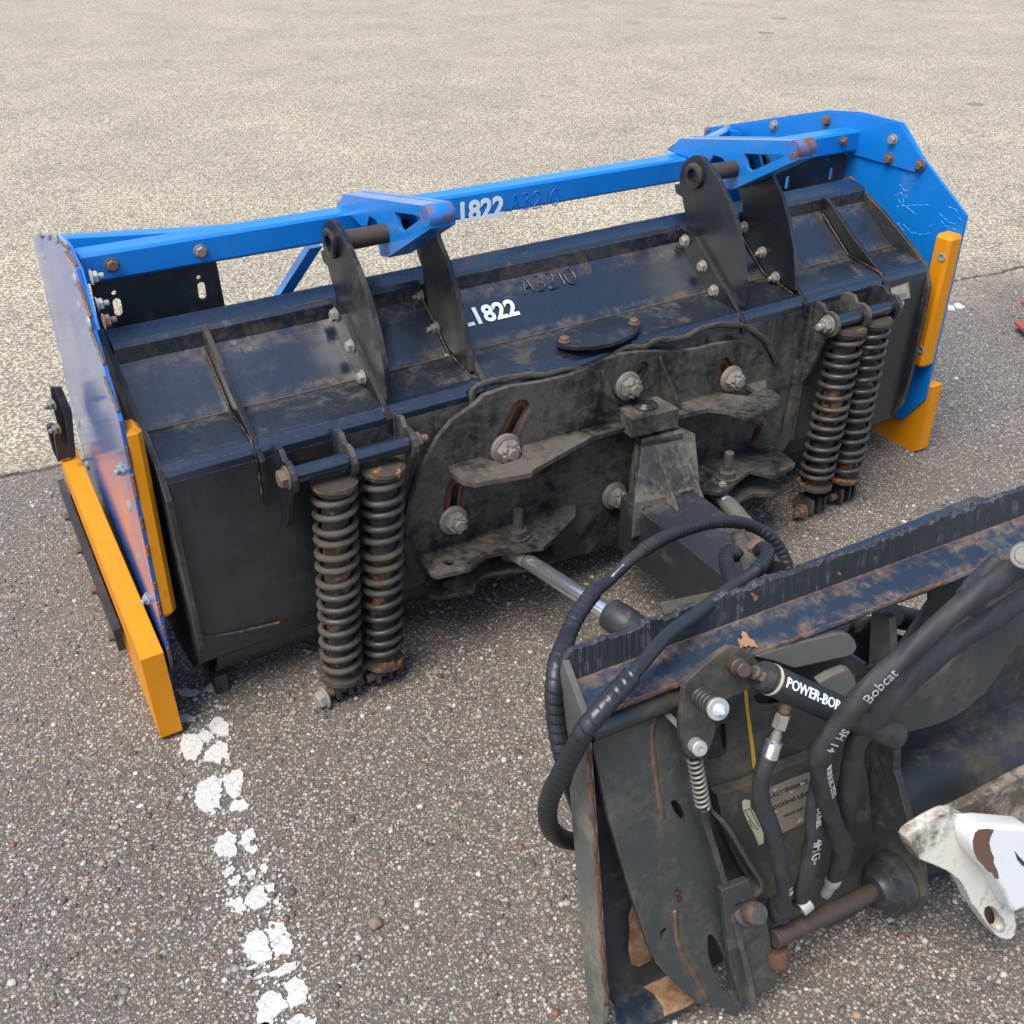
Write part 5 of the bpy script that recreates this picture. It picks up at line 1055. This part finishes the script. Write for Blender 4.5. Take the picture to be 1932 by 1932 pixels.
hD, pD = sleeve_hose('slim woven hose hanging below the hexagonal fitting of the power cylinder', [(J_, 778, 930, .115), (J_, 735, 1030, .115), (J_, 716, 1160, .115), (J_, 738, 1300, .115), (J_, 790, 1450, .115), (J_, 840, 1600, .115), (J_, 865, 1750, .115), (J_, 888, 1900, .110), (M_, 262, 850, .105), (M_, 280, 930, .10)], .0135, [('1 SS', .27, .008, 1, 'inkgrey', .9)])
f0 = PQ(J_, 895, 570, .115); f1 = PQ(J_, 778, 935, .115); fd = (f1 - f0).normalized(); fL = (f1 - f0).length
lathe('elbow', f0 - fd * .006, fd, [(0, .008), (.012, .009), (.016, .007)], M['rustbolt'], hD, 16)
lathe('hex_fitting', f0 + fd * .012, fd, [(0, .0095), (.002, .0115), (.022, .0115), (.024, .0090)], M['castle'], hD, 6, smooth=False)
lathe('fitting_neck', f0 + fd * .036, fd, [(0, .0062), (.008, .0062), (.009, .0078), (.020, .0078), (.021, .007), (.03, .007)], M['castle'], hD, 16)
fer = []
lathe('ferrule', f1 - fd * .028, fd, [(0, .0110), (.002, .0132), (.004, .0132), (.0045, .0126), (.024, .0132), (.026, .0132), (.028, .0115)], M['chrome'], hD, 16)
lathe('elbow_end', PQ(M_, 250, 960, .09), (-.2, .2, 1), [(0, .012), (.006, .019), (.022, .021), (.034, .016), (.04, .012)], M['rubber'], hD, 22)
# rusty torsion bar and its ear
bc_ = plane_pt(M_, 905, 772, QR, QR.dot(QT) + .512)
cyl('torsion_bar', bc_, PQ(M_, 200, 1110, .095), .0155, M['rustpin'], cp, 24)
lathe('bar_end', PQ(M_, 215, 1170, .09), (0, -.4, -1), [(0, .018), (.004, .02), (.03, .018), (.036, .012)], M['rusty'], cp, 18)
ev = [(.02, .10), (.045, .28), (.052, .38), (.095, .47), (.125, .535), (.132, .59), (.120, .63), (.095, .652), (.06, .65), (.02, .60), (-.02, .45), (-.02, .10)]
prism('ear_plate', [Q(.562, v, wd) for wd, v in ev], QR * .014, M['coup'], cp)
bc_ = plane_pt(M_, 905, 772, QR, QR.dot(QT) + .512)
lathe('ear_boss', bc_ + QR * .050, -QR, [(0, .050), (.004, .054), (.020, .052), (.024, .046), (.040, .045), (.044, .040), (.050, .032), (.056, .030), (.058, .02)], M['coupdark'], cp, 36)
# curved hook plate and cross tube behind
hk = pq(K_, [(835, 1080), (985, 985), (1080, 930), (1180, 800), (1240, 700), (1290, 560), (1330, 450), (1400, 420), (1500, 470), (1640, 440), (1720, 300), (1900, 200), (1900, 420), (1800, 640), (1690, 790), (1600, 950), (1480, 1110), (1330, 1240), (1200, 1330), (1080, 1390), (950, 1435), (760, 1480), (560, 1510), (560, 1400), (700, 1230)], .100)
prism('hook_plate', hk, -QN * .030, M['coup'], cp)
lathe('hook_pin', PQ(K_, 1545, 330, .100), QN, [(0, .020), (.010, .020), (.011, .015), (.02, .014)], M['rustpin'], cp, 24)
cyl('cross_tube', Q(.575, .49, .0), Q(1.4, .45, .0), .085, M['coupdark'], cp, 48)
prism('upright', [Q(.93, .12, .02), Q(1.3, .12, .02), Q(1.3, .7, .02), Q(.99, .7, .02)], QN * .012, M['coupdark'], cp)
prism('floor_plate', [Q(.575, .60, .03), Q(1.3, .56, .03), Q(1.3, .64, .10), Q(.575, .65, .06)], QU * .012, M['coupdark'], cp)
lathe('round_cap', PQ(I_, 1935, 455, .245), (CAM - PQ(I_, 1935, 455, .245)) + QU * .25, [(0, .014), (.001, .0185), (.006, .019), (.007, .0185), (.0055, .017), (.0055, .013), (.0068, .012), (.0068, .005)], M['bar'], cp, 32)
# things seen through the window
for a, b, r in (((130, 490), (250, 480), .011), ((245, 470), (390, 455), .014), ((380, 445), (620, 395), .009), ((600, 380), (860, 440), .022)):
    cyl('pipe_joint', PQ(K_, *a, -.10), PQ(K_, *b, -.12), r, M['hitch'] if r < .02 else M['rubber'], mf, 18)
prism('tie_plate', pq(K_, [(90, 530), (300, 540), (420, 500), (720, 580), (600, 720), (480, 800), (300, 700)], -.14), -QN * .01, M['coup'], mf)
prism('tie_bar', pq(K_, [(0, 540), (110, 500), (250, 620), (420, 780), (400, 860), (250, 760), (100, 640)], -.06), -QN * .012, M['plate'], mf)
# greasy pivot on the cheek
random.seed(3)
for x, y, r in ((975, 800, .0055), (990, 845, .0045), (960, 765, .0035)):
    bm = bmesh.new(); bmesh.ops.create_icosphere(bm, subdivisions=3, radius=r)
    for q in bm.verts: q.co *= 1 + .22 * math.sin(q.co.x * 900) * math.cos(q.co.z * 700)
    me = bpy.data.meshes.new('grease_lump'); bm.to_mesh(me); bm.free(); me.materials.append(M['grease']); me.shade_smooth(); o = finish('grease_lump', me, cp, PC(L_, x, y, .001)); o.scale = (1, .45, 1.2)

# ================================================================== WHITE LOADER ARM
wa = thing('skid_loader', 'chipped white steel loader arm end with brown bare patch and open pin hole', 'loader', PQ(M_, 1800, 700, .2))
hole_ = [PQ(M_, 1728 + 62 * math.cos(t) + 30 * math.sin(t), 972 + 86 * math.sin(t) + 18 * math.cos(t), .20) for t in [2 * math.pi * i / 28 for i in range(28)]]
out_ = pq(M_, [(1130, 425), (1150, 390), (1220, 340), (1300, 290), (1400, 240), (1470, 232), (1560, 280), (1640, 320), (1800, 420), (1850, 700), (1870, 930), (1882, 1020), (1872, 1080), (1845, 1108), (1810, 1116), (1770, 1106), (1735, 1085), (1680, 1020), (1620, 935), (1560, 850), (1525, 770), (1480, 700), (1400, 640), (1300, 595), (1210, 560), (1160, 500)], .20)
ac_ = prism('arm_casting', out_, -QN * .022, M['whitedirty'], wa, holes=[hole_])
prism('hole_backing', pq(M_, [(1640, 870), (1800, 870), (1830, 1060), (1680, 1050)], .17), -QN * .004, M['brown'], wa)
bx_ = pq(M_, [(1600, 332), (1690, 322), (1990, 345), (2050, 890), (1932, 905), (1868, 935), (1845, 900), (1800, 800), (1740, 700), (1660, 620), (1600, 540), (1575, 470), (1572, 400)], .235)
ab_ = prism('arm_box', bx_, -QN * .040, M['white'], wa)
for o_b in (ac_, ab_):
    md = o_b.modifiers.new('rounding', 'BEVEL'); md.width = .007; md.segments = 3; md.limit_method = 'ANGLE'; md.angle_limit = R_(40); o_b.data.shade_smooth(); o_b.data.set_sharp_from_angle(angle=R_(55))
prism('bare_patch', pq(M_, [(1592, 372), (1620, 350), (1680, 345), (1722, 352), (1700, 400), (1690, 440), (1702, 500), (1722, 540), (1720, 580), (1748, 640), (1757, 688), (1730, 690), (1712, 650), (1680, 640), (1650, 600), (1608, 555), (1585, 500), (1578, 430)], .2352), QN * .0006, M['brown'], wa)
prism('logo_mark', pq(M_, [(1866, 498), (1890, 530), (1932, 575), (1980, 600), (1980, 625), (1920, 600), (1885, 560)], .2352), QN * .0006, M['inkdark'], wa)
prism('upper_link', pq(Q5, [(600, 1375), (800, 1275), (950, 1190), (1170, 1075), (1330, 1000), (1330, 1420), (1170, 1480), (1020, 1505), (900, 1480), (780, 1440)], .17), -QN * .02, M['grimedirt'], wa)
# rust red thing at the right edge of the frame
rd = thing('steel_bracket', 'rust red steel bracket lying at the right edge on the asphalt', 'bracket', PZ(ID, 1925, 600, 0))
prism('bracket_plate', [PZ(O_, x, y, .04) for x, y in [(1475, 595), (1500, 580), (1700, 560), (1760, 700), (1620, 690), (1557, 662)]], (0, 0, -.010), M['red'], rd)
prism('bracket_tab', [PZ(O_, x, y, .10) for x, y in [(1535, 405), (1700, 370), (1720, 440), (1560, 440)]], (0, 0, -.012), M['red'], rd)
